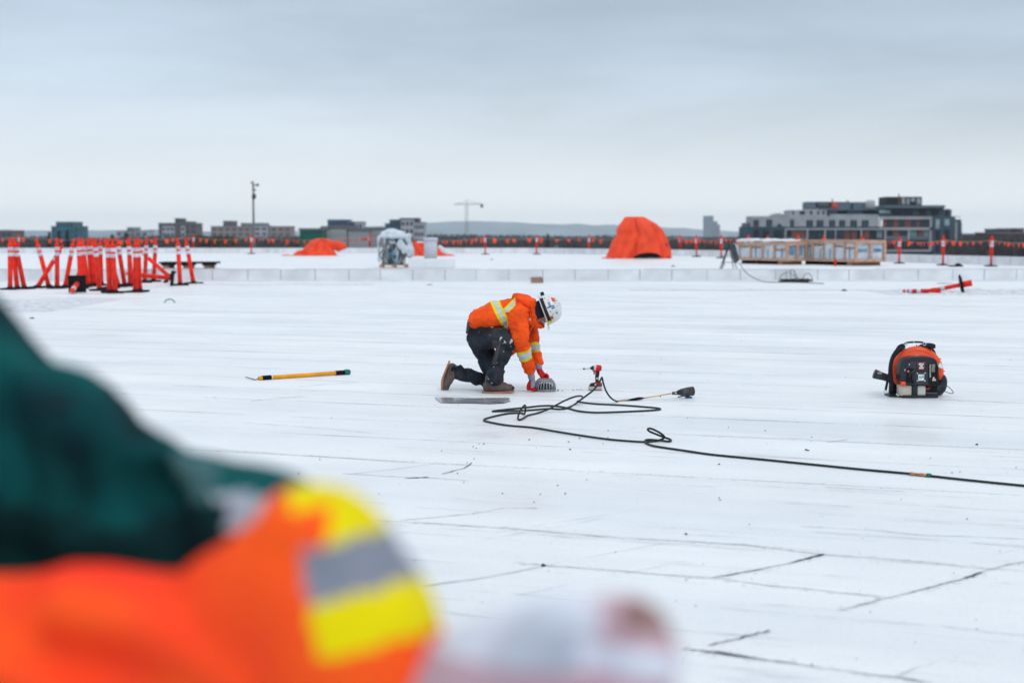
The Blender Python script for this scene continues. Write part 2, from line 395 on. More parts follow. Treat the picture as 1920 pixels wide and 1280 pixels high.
# slush and grit
def mound(name, px0, px1, py, dep, h, seed):
    a = G(px0, py); b = G(px1, py); mb = MB(); nx, ny = 90, 26; vs = []
    for j in range(ny):
        for i in range(nx):
            u, v = i / (nx - 1), j / (ny - 1); x = a.x + (b.x - a.x) * u; y = a.y + (v - 0.5) * dep
            en = min(1, u * 6, (1 - u) * 6, v * 3, (1 - v) * 3)
            hh = (noise.noise(Vector((x * 1.7 + seed, y * 1.4, 0))) * 0.6 + 0.35 + noise.noise(Vector((x * 7, y * 7 + seed, 0))) * 0.4) * h * en
            vs.append((x, y, max(hh, -0.01) + 0.001))
    mb.add(vs, [(j * nx + i, j * nx + i + 1, (j + 1) * nx + i + 1, (j + 1) * nx + i) for j in range(ny - 1) for i in range(nx - 1)])
    o = mb.build(name, M('slush', (0.74, 0.76, 0.79), 0.7, 0.3, 8, bump=0.8, bscale=14, c2=(0.42, 0.44, 0.48)), smooth=True)
    return tag(o, kind='stuff')
mound('slush', -180, 165, 572, 5.0, 0.055, 3)
mound('slush', 1640, 2050, 548, 3.0, 0.10, 9)
mound('slush', 1180, 1660, 544, 0.8, 0.03, 15)
mound('slush', 300, 700, 533, 0.8, 0.03, 21)
crumb = MB()
spots = [(887, 838, 1.3), (893, 841, 1.2), (898, 833, .8), (889, 861, 1), (876, 868, 1), (858, 888, 1.3), (1013, 927, 1), (1046, 911, 1.2), (1060, 926, 1.3), (1018, 1061, 2.6), (942, 926, 1.1), (1001, 942, 1),
         (1286, 1002, 1.4), (1349, 871, 1.6), (1348, 934, 1), (1350, 938, 1), (1511, 844, 2.2), (1515, 845, 1.6), (1832, 834, 2.2), (1435, 808, 1.3), (1366, 802, 1.1), (1289, 785, 1), (1140, 808, 1.4), (1140, 821, 1.1), (1087, 822, 1.4),
         (1069, 843, 2), (1131, 832, 1), (992, 825, 1.5), (1066, 829, 1.3), (907, 833, 1.5), (600, 862, 1), (560, 888, 1), (621, 784, 1), (402, 745, 1), (1800, 885, 1), (1522, 820, 1), (1905, 877, 1), (1813, 974, 1.1), (1785, 887, 1), (1239, 673, 1.4),
         (1075, 732, 1.6), (1082, 731, 1.6), (1088, 731, 1.5), (1093, 732, 1), (1054, 733, 1.5), (860, 760, 1), (816, 760, .9), (1238, 702, 1.2), (1137, 676, 1.2), (960, 650, 1.5), (1390, 640, 1.4), (760, 676, 1.4), (1585, 708, 1.2), (1660, 716, 1),
         (828, 846, 1), (700, 700, 1), (1895, 676, 1.5), (1745, 860, .9), (640, 640, 1.2), (870, 905, .9), (1350, 820, .9), (1100, 900, .8)]
for _ in range(200):
    spots.append((random.uniform(300, 1920), 650 + 600 * random.random() ** 1.4, random.uniform(0.25, 0.7)))
for px, py, s in spots:
    p = G(px, py); r = 0.0052 * s
    vs = [p + Vector((random.uniform(-1, 1) * r * 1.5, random.uniform(-1, 1) * r * 1.5, 0.004)) for _ in range(4)] + [p + Vector((0, 0, r * 1.1 + 0.005))]
    vs = [p + Vector((math.cos(a) * r * random.uniform(.7, 1.5), math.sin(a) * r * random.uniform(.7, 1.5), 0.0035)) for a in (0, 1.3, 2.6, 3.9, 5.2)] + [p + Vector((0, 0, r * 0.7 + 0.0045))]
    crumb.add(vs, [(i, (i + 1) % 5, 5) for i in range(5)] + [(4, 3, 2, 1, 0)])
tag(crumb.build('roofing_crumbs', M('bitumen', (0.02, 0.02, 0.024), 0.6)), kind='stuff')

# ---------------------------------------------------------------- hills and tree belts
def hills(name, Y, prof, dep, seed, mat):
    mb = MB(); vs = []; pts = []
    for (a, b) in zip(prof, prof[1:]):
        for q in range(12): pts.append((a[0] + (b[0] - a[0]) * q / 12, a[1] + (b[1] - a[1]) * q / 12))
    pts.append(prof[-1]); nx = len(pts); ny = 9
    for j in range(ny):
        e = math.sin(math.pi * j / (ny - 1))
        for (px, py) in pts:
            top = D(px, py, Y); z = -13.6 + (top.z + 13.6) * e ** 0.8 + noise.noise(Vector((px * 0.03, j, seed))) * 5 * e
            vs.append((top.x, Y + dep * (j / (ny - 1) - 0.5), z))
    mb.add(vs, [(j * nx + i, j * nx + i + 1, (j + 1) * nx + i + 1, (j + 1) * nx + i) for j in range(ny - 1) for i in range(nx - 1)])
    return tag(mb.build(name, mat, smooth=True), kind='structure')
HM = M('wooded_hills', (0.15, 0.21, 0.26), 0.95, 0.3, 0.004)  # pale blue of distance haze put into the base colour as well
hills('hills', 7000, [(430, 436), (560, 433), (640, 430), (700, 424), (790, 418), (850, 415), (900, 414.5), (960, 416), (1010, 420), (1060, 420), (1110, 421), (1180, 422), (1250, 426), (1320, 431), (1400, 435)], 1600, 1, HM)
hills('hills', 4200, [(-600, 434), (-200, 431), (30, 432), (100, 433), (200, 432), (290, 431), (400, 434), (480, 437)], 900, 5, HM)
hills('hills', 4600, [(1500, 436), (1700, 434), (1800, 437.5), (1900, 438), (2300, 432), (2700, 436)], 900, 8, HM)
BARE = M('bare_wood', (0.095, 0.085, 0.082), 0.95, 0.4, 0.15, c2=(0.050, 0.053, 0.062))
OLIVE = M('dry_wood', (0.11, 0.10, 0.065), 0.95, 0.4, 0.15, c2=(0.05, 0.045, 0.035))
def belt(name, px0, px1, Y, topy, jit, n, fsz, seed, mat, dep=40):
    rnd = random.Random(seed); mb = MB(); a = D(px0, topy, Y).x; b = D(px1, topy, Y).x; ztop = D(0, topy, Y).z
    for i in range(n):
        x = rnd.uniform(a, b); y = Y + rnd.uniform(0, dep); x *= y / Y; env = noise.noise(Vector((x * 9.0 / Y * 2.0, seed, y * 0.02)))
        zt = ztop + (env * 0.8 + rnd.uniform(-0.15, 0.15)) * jit * Y / 2667; s = fsz * rnd.uniform(0.35, 1.0); z = zt - 1.3 * s - (rnd.random() ** 1.6) * min(14, zt + 12); an = rnd.uniform(0, 3.14); tl = rnd.uniform(-0.5, 0.5)
        d = Vector((math.cos(an) * s * 0.5, math.sin(an) * s * 0.5, tl * s)); u = Vector((rnd.uniform(-.3, .3) * s, 0, s * 1.3))
        p = Vector((x, y, z)); mb.add([p - d, p + d, p + u], [(0, 1, 2)])
    kd = (Y + dep) / Y; mb.add([(a * kd, Y + dep + 1, -13.4), (b * kd, Y + dep + 1, -13.4), (b * kd, Y + dep + 1.5, ztop - 3), (a * kd, Y + dep + 1.5, ztop - 3)], [(0, 1, 2, 3)])
    return tag(mb.build(name, mat), kind='stuff')
belt('bare_woodland', -150, 640, 330, 448, 6, 9000, 1.5, 1, BARE)
belt('bare_woodland', -150, 1400, 800, 442, 6, 9000, 2.6, 2, BARE)
belt('bare_woodland', 650, 1420, 420, 450, 7, 7000, 1.6, 3, BARE)
belt('bare_woodland', 800, 1450, 1500, 440, 7, 4000, 4.5, 4, M('far_wood', (0.05, 0.055, 0.06), 0.95))
belt('bare_woodland', 1780, 2100, 300, 447, 7, 6000, 1.3, 5, BARE)
belt('bare_woodland', 1790, 2100, 600, 439, 5, 4000, 2.2, 6, BARE)
belt('dry_trees', 360, 440, 300, 440, 12, 2500, 1.1, 7, OLIVE, 12)
belt('bare_woodland', 1260, 1384, 360, 452, 7, 2500, 1.3, 8, BARE); belt('bare_woodland', 1380, 1560, 300, 464, 5, 2500, 1.1, 9, BARE)

CONI = M('conifer_needles', (0.02, 0.035, 0.032), 0.9, 0.4, 0.6)
TRUNK = M('trunk_bark', (0.05, 0.04, 0.035), 0.9)
def conifer(px, topy, wpx, Y, label, seed):
    rnd = random.Random(seed); top = D(px, topy, Y); H = top.z + 13.4; w_ = wpx * Y / 2667
    t = thing('conifer_tree', label, 'tree', (top.x, Y, -13.4), 0, 'conifers beyond the far parapet')
    mb = MB()
    for i in range(1700):
        q = rnd.random() ** 0.7; z = H * (1 - q * 0.88); r = w_ * 1.3 * q * (0.6 + 0.4 * rnd.random()) * (1 + 0.25 * math.sin(z * 2.3)); a = rnd.uniform(0, 6.28); s = 0.5 * rnd.uniform(0.6, 1.4)
        p = Vector((math.cos(a) * r, math.sin(a) * r, z)); o_ = Vector((math.cos(a), math.sin(a), -0.4)) * s; sd = Vector((-math.sin(a), math.cos(a), 0)) * s * 0.5
        mb.add([p - sd, p + sd, p + o_], [(0, 1, 2)])
    mb.build('crown', CONI, t)
    MB().lathe([(0.3, 0), (0.22, H * 0.5), (0.05, H * 0.95)], 8).build('trunk', TRUNK, t, True)
for i, (px, ty, wp, Y, lb) in enumerate([(92, 434, 6, 300, 'dark conifer at the left foot of the teal glass office'), (110, 431, 8, 320, 'dark conifer standing in front of the middle of the teal glass office'),
        (126, 430, 7, 310, 'tall dark conifer before the right half of the teal glass office'), (210, 438, 6, 300, 'small dark conifer showing above the densest orange posts'),
        (237, 434, 7, 310, 'pointed dark conifer left of the little grey block'), (690, 440, 8, 330, 'dark round evergreen between the siding building and the wrapped pallet'), (1027, 437, 7, 420, 'dark evergreen standing alone above the pennants right of the crane')]):
    conifer(px, ty, wp, Y, lb, 40 + i)

# ---------------------------------------------------------------- buildings of the skyline
GLASS = M('window_glass', (0.022, 0.045, 0.065), 0.3, 0.3, 0.3, spec=0.25)
PANE2 = M('pale_glass', (0.30, 0.40, 0.43), 0.25, 0.2, 0.3)
def bld(name, label, Y, blocks, cat='building', rows=None, wcol=GLASS, wins=True, dep=18):
    """blocks: (px0, px1, topy, material, nfloors, nbays, yoffset)"""
    xs = [b[0] for b in blocks] + [b[1] for b in blocks]; cx = D((min(xs) + max(xs)) / 2, 440, Y).x
    t = thing(name, label, cat, (cx, Y, -13.45))
    for (p0, p1, ty, mat, nf, nb, yo) in blocks:
        a = D(p0, ty, Y); b = D(p1, ty, Y); H = a.z + 13.45
        MB().box(a.x - cx, b.x - cx, yo, yo + dep, 0, H).build('wall', mat, t)
        mb = MB(); mb.box(a.x - cx - 0.2, b.x - cx + 0.2, yo - 0.2, yo + dep + 0.2, H, H + 0.4); mb.build('roof', M('roof_edge', (0.16, 0.17, 0.19), 0.8), t)
        if wins and nf:
            Wd = b.x - a.x; fh = 3.3
            for k in range(nf):
                z1 = H - 1.0 - k * fh
                if z1 < 2: break
                for q in range(nb):
                    x0 = a.x - cx + Wd * (q + 0.18) / nb; x1 = a.x - cx + Wd * (q + 0.82) / nb
                    MB().box(x0, x1, yo - 0.06, yo - 0.003, z1 - 1.7, z1).build('window', wcol, t)
    return t
TEAL = M('teal_glass', (0.012, 0.12, 0.18), 0.6, 0.25, 0.2); BRN = M('brown_brick', (0.13, 0.105, 0.11), 0.9, 0.15, 0.4); GRY = M('grey_concrete', (0.25, 0.27, 0.30), 0.9, 0.12, 0.3)
LGT = M('light_cladding', (0.40, 0.42, 0.46), 0.85, 0.08, 0.3); BLU = M('blue_glass', (0.03, 0.09, 0.16), 0.6, 0.25, 0.2); TAN = M('tan_brick', (0.27, 0.235, 0.23), 0.9, 0.12, 0.3)
SIDE = M('ribbed_siding', (0.34, 0.35, 0.37), 0.7, 0.25, 1.0, mapscale=(0.02, 0.02, 1.2)); DK = M('dark_trim', (0.06, 0.065, 0.07), 0.7)
bld('office_building', 'flat dark low block at the far left edge of the skyline', 700, [(-40, 22, 433, BRN, 2, 6, 0)])
bld('glass_office', 'teal glass office block with a raised middle floor', 800, [(96, 147, 425, TEAL, 5, 7, 0), (107, 139, 417, TEAL, 7, 5, -2)], wcol=M('teal_window', (0.01, 0.06, 0.09), 0.2))
bld('grey_block', 'tiny pale grey box building above the orange posts', 1000, [(238, 251, 427, GRY, 3, 2, 0), (215, 275, 434, LGT, 1, 5, 3)])
bld('apartment_block', 'brown and grey apartment block with a square roof house', 900, [(297, 368, 419, BRN, 7, 6, 0), (325, 334, 410, DK, 0, 0, 4), (346, 353, 416, DK, 0, 0, 4), (305, 328, 424, LGT, 5, 3, -2), (340, 348, 424, LGT, 5, 1, -2)])
bld('apartment_block', 'long tan low-rise row behind the tall light pole', 950, [(395, 545, 425, TAN, 5, 12, 0), (417, 434, 415, BRN, 6, 2, 2), (450, 495, 419, GRY, 6, 4, 2), (478, 503, 424, LGT, 2, 2, -3)], wcol=M('warm_window', (0.09, 0.09, 0.10), 0.4))
bld('office_tower', 'blue glass office tower with pale right wing above the siding shed', 700, [(614, 652, 413, BLU, 4, 8, 0), (652, 666, 417, BLU, 4, 3, 0), (666, 680, 417, LGT, 6, 2, -2)], wcol=M('blue_window', (0.02, 0.05, 0.09), 0.2))
bld('glass_office', 'stepped blue and white office block with a gridded right wing', 650, [(722, 731, 420, BLU, 3, 2, 0), (730, 752, 413, BLU, 5, 4, 1), (752, 776, 412, LGT, 6, 3, -1), (776, 795, 418, LGT, 7, 4, 0), (748, 783, 410, DK, 0, 0, 5)])
bld('siding_shed', 'big grey shed with ribbed metal siding under the blue tower', 260, [(603, 616, 428, SIDE, 0, 0, 0), (616.3, 650, 427, SIDE, 0, 0, 0.3), (652, 690, 432, SIDE, 0, 0, 0.3)], wins=False)
bld('siding_shed', 'smaller grey ribbed shed left of the wrapped pallet', 265, [(684, 714, 430, SIDE, 0, 0, 0)], wins=False)
bld('green_container', 'dark green box building beside the grey siding shed', 250, [(562, 602, 432, M('green_paint', (0.008, 0.12, 0.085), 0.5, 0.15, 0.3), 0, 0, 0)], wins=False, dep=8)
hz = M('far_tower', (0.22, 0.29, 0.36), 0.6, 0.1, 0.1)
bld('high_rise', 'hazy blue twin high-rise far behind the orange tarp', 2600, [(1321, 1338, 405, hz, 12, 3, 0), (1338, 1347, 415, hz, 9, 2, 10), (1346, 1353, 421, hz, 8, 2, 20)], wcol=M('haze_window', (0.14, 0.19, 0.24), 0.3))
bld('brick_building', 'dark brick building with small chimneys at the right edge', 420, [(1866, 2100, 438, M('dark_brick', (0.085, 0.055, 0.06), 0.9, 0.2, 0.3), 2, 20, 0), (1889, 1899, 431, DK, 0, 0, 2), (1912, 1925, 430, DK, 0, 0, 2)])
rl = random.Random(5)
for i, (px, ty, wp, Yd, mt, lb) in enumerate([(878, 447, 26, 900, LGT, 'low pale warehouse under the crane mast'), (932, 449, 20, 850, GRY, 'small grey warehouse right of the crane'), (985, 446, 22, 1000, LGT, 'low white warehouse left of the middle rope post'),
        (1040, 450, 26, 800, TAN, 'low tan warehouse below the long hills'), (1090, 447, 20, 900, LGT, 'pale low building left of the big orange tarp'), (1290, 446, 44, 800, GRY, 'low grey building right of the big orange tarp'),
        (830, 452, 34, 700, TAN, 'flat tan roofed building right of the round vent'), (1830, 452, 20, 420, LGT, 'small pale hut among the bare trees at right'), (530, 452, 30, 500, LGT, 'low white hut left of the green box building')]):
    bld('warehouse', lb, Yd, [(px - wp / 2, px + wp / 2, ty, mt, 1, 3, 0)], dep=14)

# street pole with camera heads, tower crane
STEEL = M('galvanised_steel', (0.16, 0.18, 0.19), 0.5, 0.2, 1, metal=0.3)
p = D(476, 462, 190); t = thing('light_pole', 'tall thin grey pole topped with small camera heads', 'pole', (p.x, 190, -13.4)); zt = D(476, 346, 190).z + 13.4
MB().lathe([(0.26, 0), (0.18, zt * 0.6), (0.12, zt)], 10).build('pole', STEEL, t, True)
mb = MB(); mb.ball((0.12, -0.1, zt - 1.6), (0.30, 0.28, 0.36)); mb.box(-0.1, 0.35, -0.1, 0.1, zt - 1.3, zt - 1.2); mb.build('dome_camera', DK, t, True)
mb = MB(); mb.tube([(0, 0, zt - 0.2), (0.75, 0, zt + 0.1)], 0.08); mb.tube([(0, 0, zt - 0.2), (0, 0, zt + 0.4)], 0.1); mb.box(0.45, 0.75, -0.15, 0.15, zt - 0.25, zt + 0.05, bev=0.05); mb.box(-0.28, 0.02, -0.15, 0.15, zt + 0.1, zt + 0.38, bev=0.05); mb.box(0.1, 0.38, -0.15, 0.15, zt - 0.85, zt - 0.6, bev=0.05); mb.build('camera_head', STEEL, t)
p = D(875, 440, 1100); t = thing('tower_crane', 'slender tower crane standing before the blue hills', 'crane', (p.x, 1100, -13.4)); sc = 1100 / 2667; zj = D(875, 384, 1100).z + 13.4; ztp = D(875, 375, 1100).z + 13.4
mb = MB()
for sx in (-1, 1):
    for sy in (-1, 1): mb.tube([(sx, sy, 0), (sx, sy, zj)], 0.14, 4)
k = 0
while k < zj - 2.5: mb.tube([(-1, -1, k), (1, -1, k + 2.4)], 0.09, 4); mb.tube([(1, 1, k), (-1, 1, k + 2.4)], 0.09, 4); k += 2.4
mb.tube([(0, 0, zj), (0, 0, ztp)], 0.3, 4); CR = M('crane_paint', (0.10, 0.12, 0.14), 0.6); mb.build('mast', CR, t)
mb = MB(); Lj = 31 * sc
for dz in (0, 1.2): mb.tube([(-24 * sc, 0, zj + dz * 0.6), (Lj, 0, zj + dz)], 0.14, 4)
k = -22 * sc
while k < Lj - 2: mb.tube([(k, 0, zj), (k + 1.3, 0, zj + 1.2)], 0.13, 4); mb.tube([(k + 1.3, 0, zj + 1.2), (k + 2.6, 0, zj)], 0.13, 4); k += 2.6
mb.tube([(0, 0, ztp), (Lj * 0.8, 0, zj + 1)], 0.1, 4); mb.tube([(0, 0, ztp), (-20 * sc, 0, zj)], 0.1, 4); mb.build('jib', CR, t)
MB().box(Lj - 2.2, Lj, -1, 1, zj - 2.2, zj + 0.4).build('counterweight', CR, t)

# the long mixed-height building at right
def midrise():
    Y = 380.0; k = Y / FPX; SC = 4.267
    X = lambda c: (1370 + c / SC - 960) * k
    Z = lambda c: CZ + (HOR - (350 + c / SC)) * k + 13.45
    cx = X(900)
    t = thing('apartment_building', 'long dark and white mid-rise with framed balconies and rooftop plant rooms', 'building', (cx, Y, -13.45))
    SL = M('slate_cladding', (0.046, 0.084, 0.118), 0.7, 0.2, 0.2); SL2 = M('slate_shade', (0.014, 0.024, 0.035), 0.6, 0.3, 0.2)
    WH = M('white_render', (0.37, 0.385, 0.42), 0.8, 0.10, 0.3); MG = M('mid_grey_cladding', (0.12, 0.165, 0.21), 0.7, 0.1, 0.3); BR = M('balcony_brick', (0.20, 0.075, 0.065), 0.8, 0.2, 0.5)
    def bx(name, c0, c1, t0, t1, y0, y1, m, par=t, bottom=None):
        return MB().box(X(c0) - cx, X(c1) - cx, y0, y1, Z(t1) if bottom is None else bottom, Z(t0)).build(name, m, par)
    bx('wall', 118, 1600, 320, 0, 0, 12, SL, bottom=0)
    bx('wall', 1600, 1775, 238, 0, -1, 15, SL, bottom=0)
    bx('wall', 1776, 1842, 262, 0, 1, 15, SL, bottom=0); bx('wall', 1842, 1868, 300, 0, 3, 15, MG, bottom=0)
    wv = MB(); wv.box(X(165) - cx, X(1175) - cx, 0.2, 10, Z(320) + 0.01, Z(237)); wv.build('upper_storey', WH, t)
    g = MB(); A = [(X(310 + 130 * q / 10) - cx, Z(237 - 24 * math.sin(math.pi * q / 10))) for q in range(11)]; g.prism(A, 0.1, 5); g.build('arched_gable', WH, t)
    bx('wall', 128, 163, 290, 319.9, 3, 10, MG)
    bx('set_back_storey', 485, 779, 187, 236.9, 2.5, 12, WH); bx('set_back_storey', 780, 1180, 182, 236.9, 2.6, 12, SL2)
    bx('roof_slab', 775, 1200, 180, 190, 1.5, 12.5, MG); bx('glass_rail', 790, 1180, 222, 236, 1.0, 1.1, PANE2)
    bx('plant_room', 625, 975, 120, 181.9, 4, 10, MG)
    bx('plant_room', 1000, 1125, 122, 181.8, 4, 10, MG)
    bx('louvre_panel', 695, 820, 124, 165, 3.85, 3.99, SL2); bx('sign_lettering', 712, 800, 138, 147, 3.78, 3.84, M('sign_grey', (0.22, 0.24, 0.27), 0.6))
    sg = bx('roof_sign', 823, 873, 120, 170, 3.6, 3.99, M('sign_red', (0.62, 0.045, 0.03), 0.5)); 
    mb = MB(); mb.box(X(835) - cx, X(862) - cx, 3.5, 3.59, Z(134), Z(130)); mb.box(X(835) - cx, X(862) - cx, 3.5, 3.59, Z(148), Z(144)); mb.box(X(835) - cx, X(840) - cx, 3.5, 3.59, Z(143.9), Z(134.1)); mb.box(X(857) - cx, X(862) - cx, 3.5, 3.59, Z(158), Z(148.1)); mb.build('emblem', M('sign_pale', (0.6, 0.35, 0.33), 0.6), sg)
    mb = MB(); mb.lathe([(1.3 * 0.9, 0), (1.3, 0.1), (1.3, 1.9), (0.9, 2.3)], 14, mat=Matrix.Translation((X(1120) - cx, 2, Z(177)))); mb.build('roof_tank', LGT, t, True)
    bx('wall', 1180, 1700, 172, 239, 1, 14, SL); bx('roof_slab', 1232, 1702, 150, 171.9, 0, 14, MG)
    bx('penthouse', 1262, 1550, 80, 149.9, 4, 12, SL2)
    for c0, c1, a, b in ((1385, 1410, 88, 140), (1425, 1445, 95, 140), (1460, 1490, 90, 120), (1505, 1535, 95, 140)): bx('roof_unit', c0, c1, a, b, 3.4, 3.99, M('unit_grey', (0.35, 0.38, 0.42), 0.6, 0.4, 2))
    bx('copper_pipe', 1362, 1370, 84, 149, 3.7, 3.99, M('rust_pipe', (0.25, 0.12, 0.07), 0.6))
    for c0, tp in ((1380, 55), (842, 95), (1560, 110), (965, 105)):
        MB().tube([(X(c0) - cx, 6, Z(150)), (X(c0) - cx, 6, Z(tp))], 0.16, 6).build('antenna', DK, t)
    bx('roof_unit', 1702, 1775, 178, 237.9, 4, 10, MG); bx('roof_unit', 1745, 1772, 182, 237.8, 2, 3.9, SL)
    bx('railing', 1778, 1842, 240, 244, 1.2, 1.3, DK)
    for c0, c1, a in ((178, 218, 265), (280, 325, 263), (470, 500, 263), (600, 650, 268), (682, 735, 268), (780, 828, 268), (860, 908, 268), (950, 1002, 268), (1040, 1095, 268)):
        wv = bx('window', c0, c1, a, 317, 0.05, 0.19, GLASS)
        MB().box(X((c0 + c1) / 2 - 3) - cx, X((c0 + c1) / 2 + 3) - cx, -0.02, 0.045, Z(317), Z(a)).build('mullion', MG, wv)
    g = MB(); A = [(X(360 + 46 * q / 8) - cx, Z(318 - 22 * math.sin(math.pi * q / 8))) for q in range(9)]; g.prism(A, -0.1, 0.04); g.build('window', GLASS, t)
    for c0, c1 in ((500, 512), (560, 600), (640, 660), (700, 715), (740, 755)): bx('window', c0, c1, 195, 222, 2.35, 2.49, GLASS)
    bx('window', 790, 860, 196, 220, 2.45, 2.59, M('dim_glass', (0.10, 0.15, 0.19), 0.3)); bx('window', 940, 1060, 196, 220, 2.45, 2.59, MATS['dim_glass']); bx('window', 1185, 1270, 190, 212, 0.85, 0.99, PANE2)
    for c0, c1 in ((1290, 1370), (1380, 1450), (1500, 1560), (1600, 1660)): bx('window', c0, c1, 182, 230, 0.85, 0.99, SL2)
    # dark balcony recesses with brick and glass, then the pale frames
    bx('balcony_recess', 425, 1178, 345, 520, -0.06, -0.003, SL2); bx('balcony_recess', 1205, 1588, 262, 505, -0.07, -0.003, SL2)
    for c0, c1, a, b in ((480, 595, 350, 430), (900, 945, 350, 425), (960, 1000, 350, 425), (1060, 1100, 350, 420), (1290, 1332, 262, 326), (1380, 1428, 262, 326), (1475, 1500, 262, 326), (1290, 1340, 350, 412), (1490, 1532, 350, 412), (1206, 1235, 262, 326), (1205, 1240, 350, 412), (1300, 1345, 450, 500)):
        bx('brick_panel', c0, c1, a, b, -0.14, -0.075, BR)
    for c0, c1, a, b in ((840, 895, 352, 425), (620, 680, 352, 425), (690, 735, 352, 425), (770, 820, 352, 425), (1240, 1285, 266, 326), (1335, 1376, 266, 326), (1432, 1472, 266, 326), (1505, 1578, 266, 326), (1345, 1400, 352, 412)):
        bx('window', c0, c1, a, b, -0.14, -0.075, GLASS)
    for c0, c1, a, b in ((1420, 1480, 352, 410), (1535, 1580, 352, 410), (1160, 1215, 350, 410)): bx('window', c0, c1, a, b, -0.14, -0.075, M('light_teal_glass', (0.16, 0.25, 0.28), 0.3))  # panes of a lighter teal glass
    FR = WH
    for c0, c1, a, b in ((1178, 1598, 240, 262), (1178, 1598, 327, 347), (1205, 1598, 504, 518), (1578, 1598, 262.1, 503.9), (1218, 1232, 347.1, 425), (1404, 1418, 347.1, 425), (425, 1177.8, 334, 346), (425, 436, 346.1, 432), (598, 611, 346.1, 432), (740, 752, 346.1, 432), (826, 833, 346.1, 432), (1030, 1040, 346.1, 432), (1178, 1188, 262.1, 326.9), (425, 1177, 432.1, 440)):
        bx('balcony_frame', c0, c1, a, b, -0.6, -0.15, FR)
    for c0, c1, a, b in ((1236, 1402, 395, 425), (1420, 1576, 395, 425), (440, 596, 405, 431)): bx('balcony_rail', c0, c1, a, b, -0.5, -0.45, M('rail_glass', (0.12, 0.16, 0.19), 0.3))
    for c0, c1, a, b, m_ in ((1620, 1650, 262, 335, PANE2), (1690, 1727, 262, 312, PANE2), (1620, 1655, 350, 425, SL2), (1690, 1732, 345, 430, SL2), (1622, 1655, 450, 520, SL2), (1692, 1732, 450, 520, SL2)): bx('window', c0, c1, a, b, -1.12, -1.003, m_)
    bx('light_shaft', 1782, 1812, 280, 530, 0.85, 0.99, M('tan_panel', (0.36, 0.35, 0.33), 0.7)); bx('light_shaft', 1848, 1866, 285, 350, 2.85, 2.99, LGT)
    bx('window', 175, 222, 345, 425, -0.1, -0.004, SL2); bx('window', 250, 300, 345, 425, -0.1, -0.004, SL2); bx('window', 335, 405, 345, 425, -0.1, -0.004, SL2)
midrise()
# ================================================================ THINGS ON THE ROOF
ORG = M('orange_plastic', (0.72, 0.026, 0.013), 0.5, 0.25, 5, bump=0.05, rnd=0.18, det=8); ORB = M('bright_orange', (0.80, 0.045, 0.014), 0.5, 0.1, 3)
BAND = M('reflective_band', (0.58, 0.59, 0.66), 0.4, 0.2, 9, rnd=0.15, det=8); RUB = M('black_rubber', (0.010, 0.012, 0.015), 0.8, 0.35, 9, bump=0.3, spec=0.06)
FLAG = M('pennant_vinyl', (0.82, 0.075, 0.025), 0.5, 0.12, 2, rnd=0.2); CORD = M('pale_cord', (0.42, 0.36, 0.34), 0.8)
TARP = M('orange_tarp', (0.80, 0.070, 0.024), 0.55, 0.14, 1.5, bump=0.6, bscale=3)

# --- channelizer post, as in the stacked cluster
def make_post():
    t = thing('channelizer_post', 'x', 'traffic post')
    b = MB(); b.box(-0.21, 0.21, -0.21, 0.21, 0.003, 0.045, bev=0.012); b.lathe([(0.09, 0.045), (0.07, 0.075)], 14); b.build('base', RUB, t)
    tb = MB(); tb.lathe([(0.064, 0.04), (0.066, 0.12), (0.060, 0.16), (0.060, 1.14), (0.052, 1.17)], 18)
    tube = tb.build('tube', ORG, t, True)
    for z in (0.86, 1.00): MB().lathe([(0.0605, z), (0.0622, z + 0.005), (0.0622, z + 0.085), (0.0605, z + 0.09)], 18).build('reflective_band', BAND, tube, True)
    h = MB(); h.lathe([(0.051, 1.16), (0.040, 1.185), (0.026, 1.21), (0.030, 1.235), (0.040, 1.25), (0.036, 1.27), (0.016, 1.28)], 12)
    lp = [(0.042 * math.sin(a), 0, 1.285 - 0.035 * math.cos(a)) for a in [q * 2 * math.pi / 12 for q in range(13)]]
    h.tube(lp, 0.011, 6); h.build('handle', ORB, tube, True)
    return t
proto = make_post(); used = False
def place_post(p, lean, fwd, label, group='orange posts stood together in a cluster', rz=0, base_tilt=None, z=0.0):
    global used
    o = proto if not used else copy_tree(proto); used = True
    o.location = (p.x, p.y, z); o['label'] = label; o['group'] = group
    for c in o.children:
        if c.name.startswith('tube'): c.rotation_euler = (fwd, lean, 0)
        else: c.rotation_euler = (0, 0, rz)
    return o
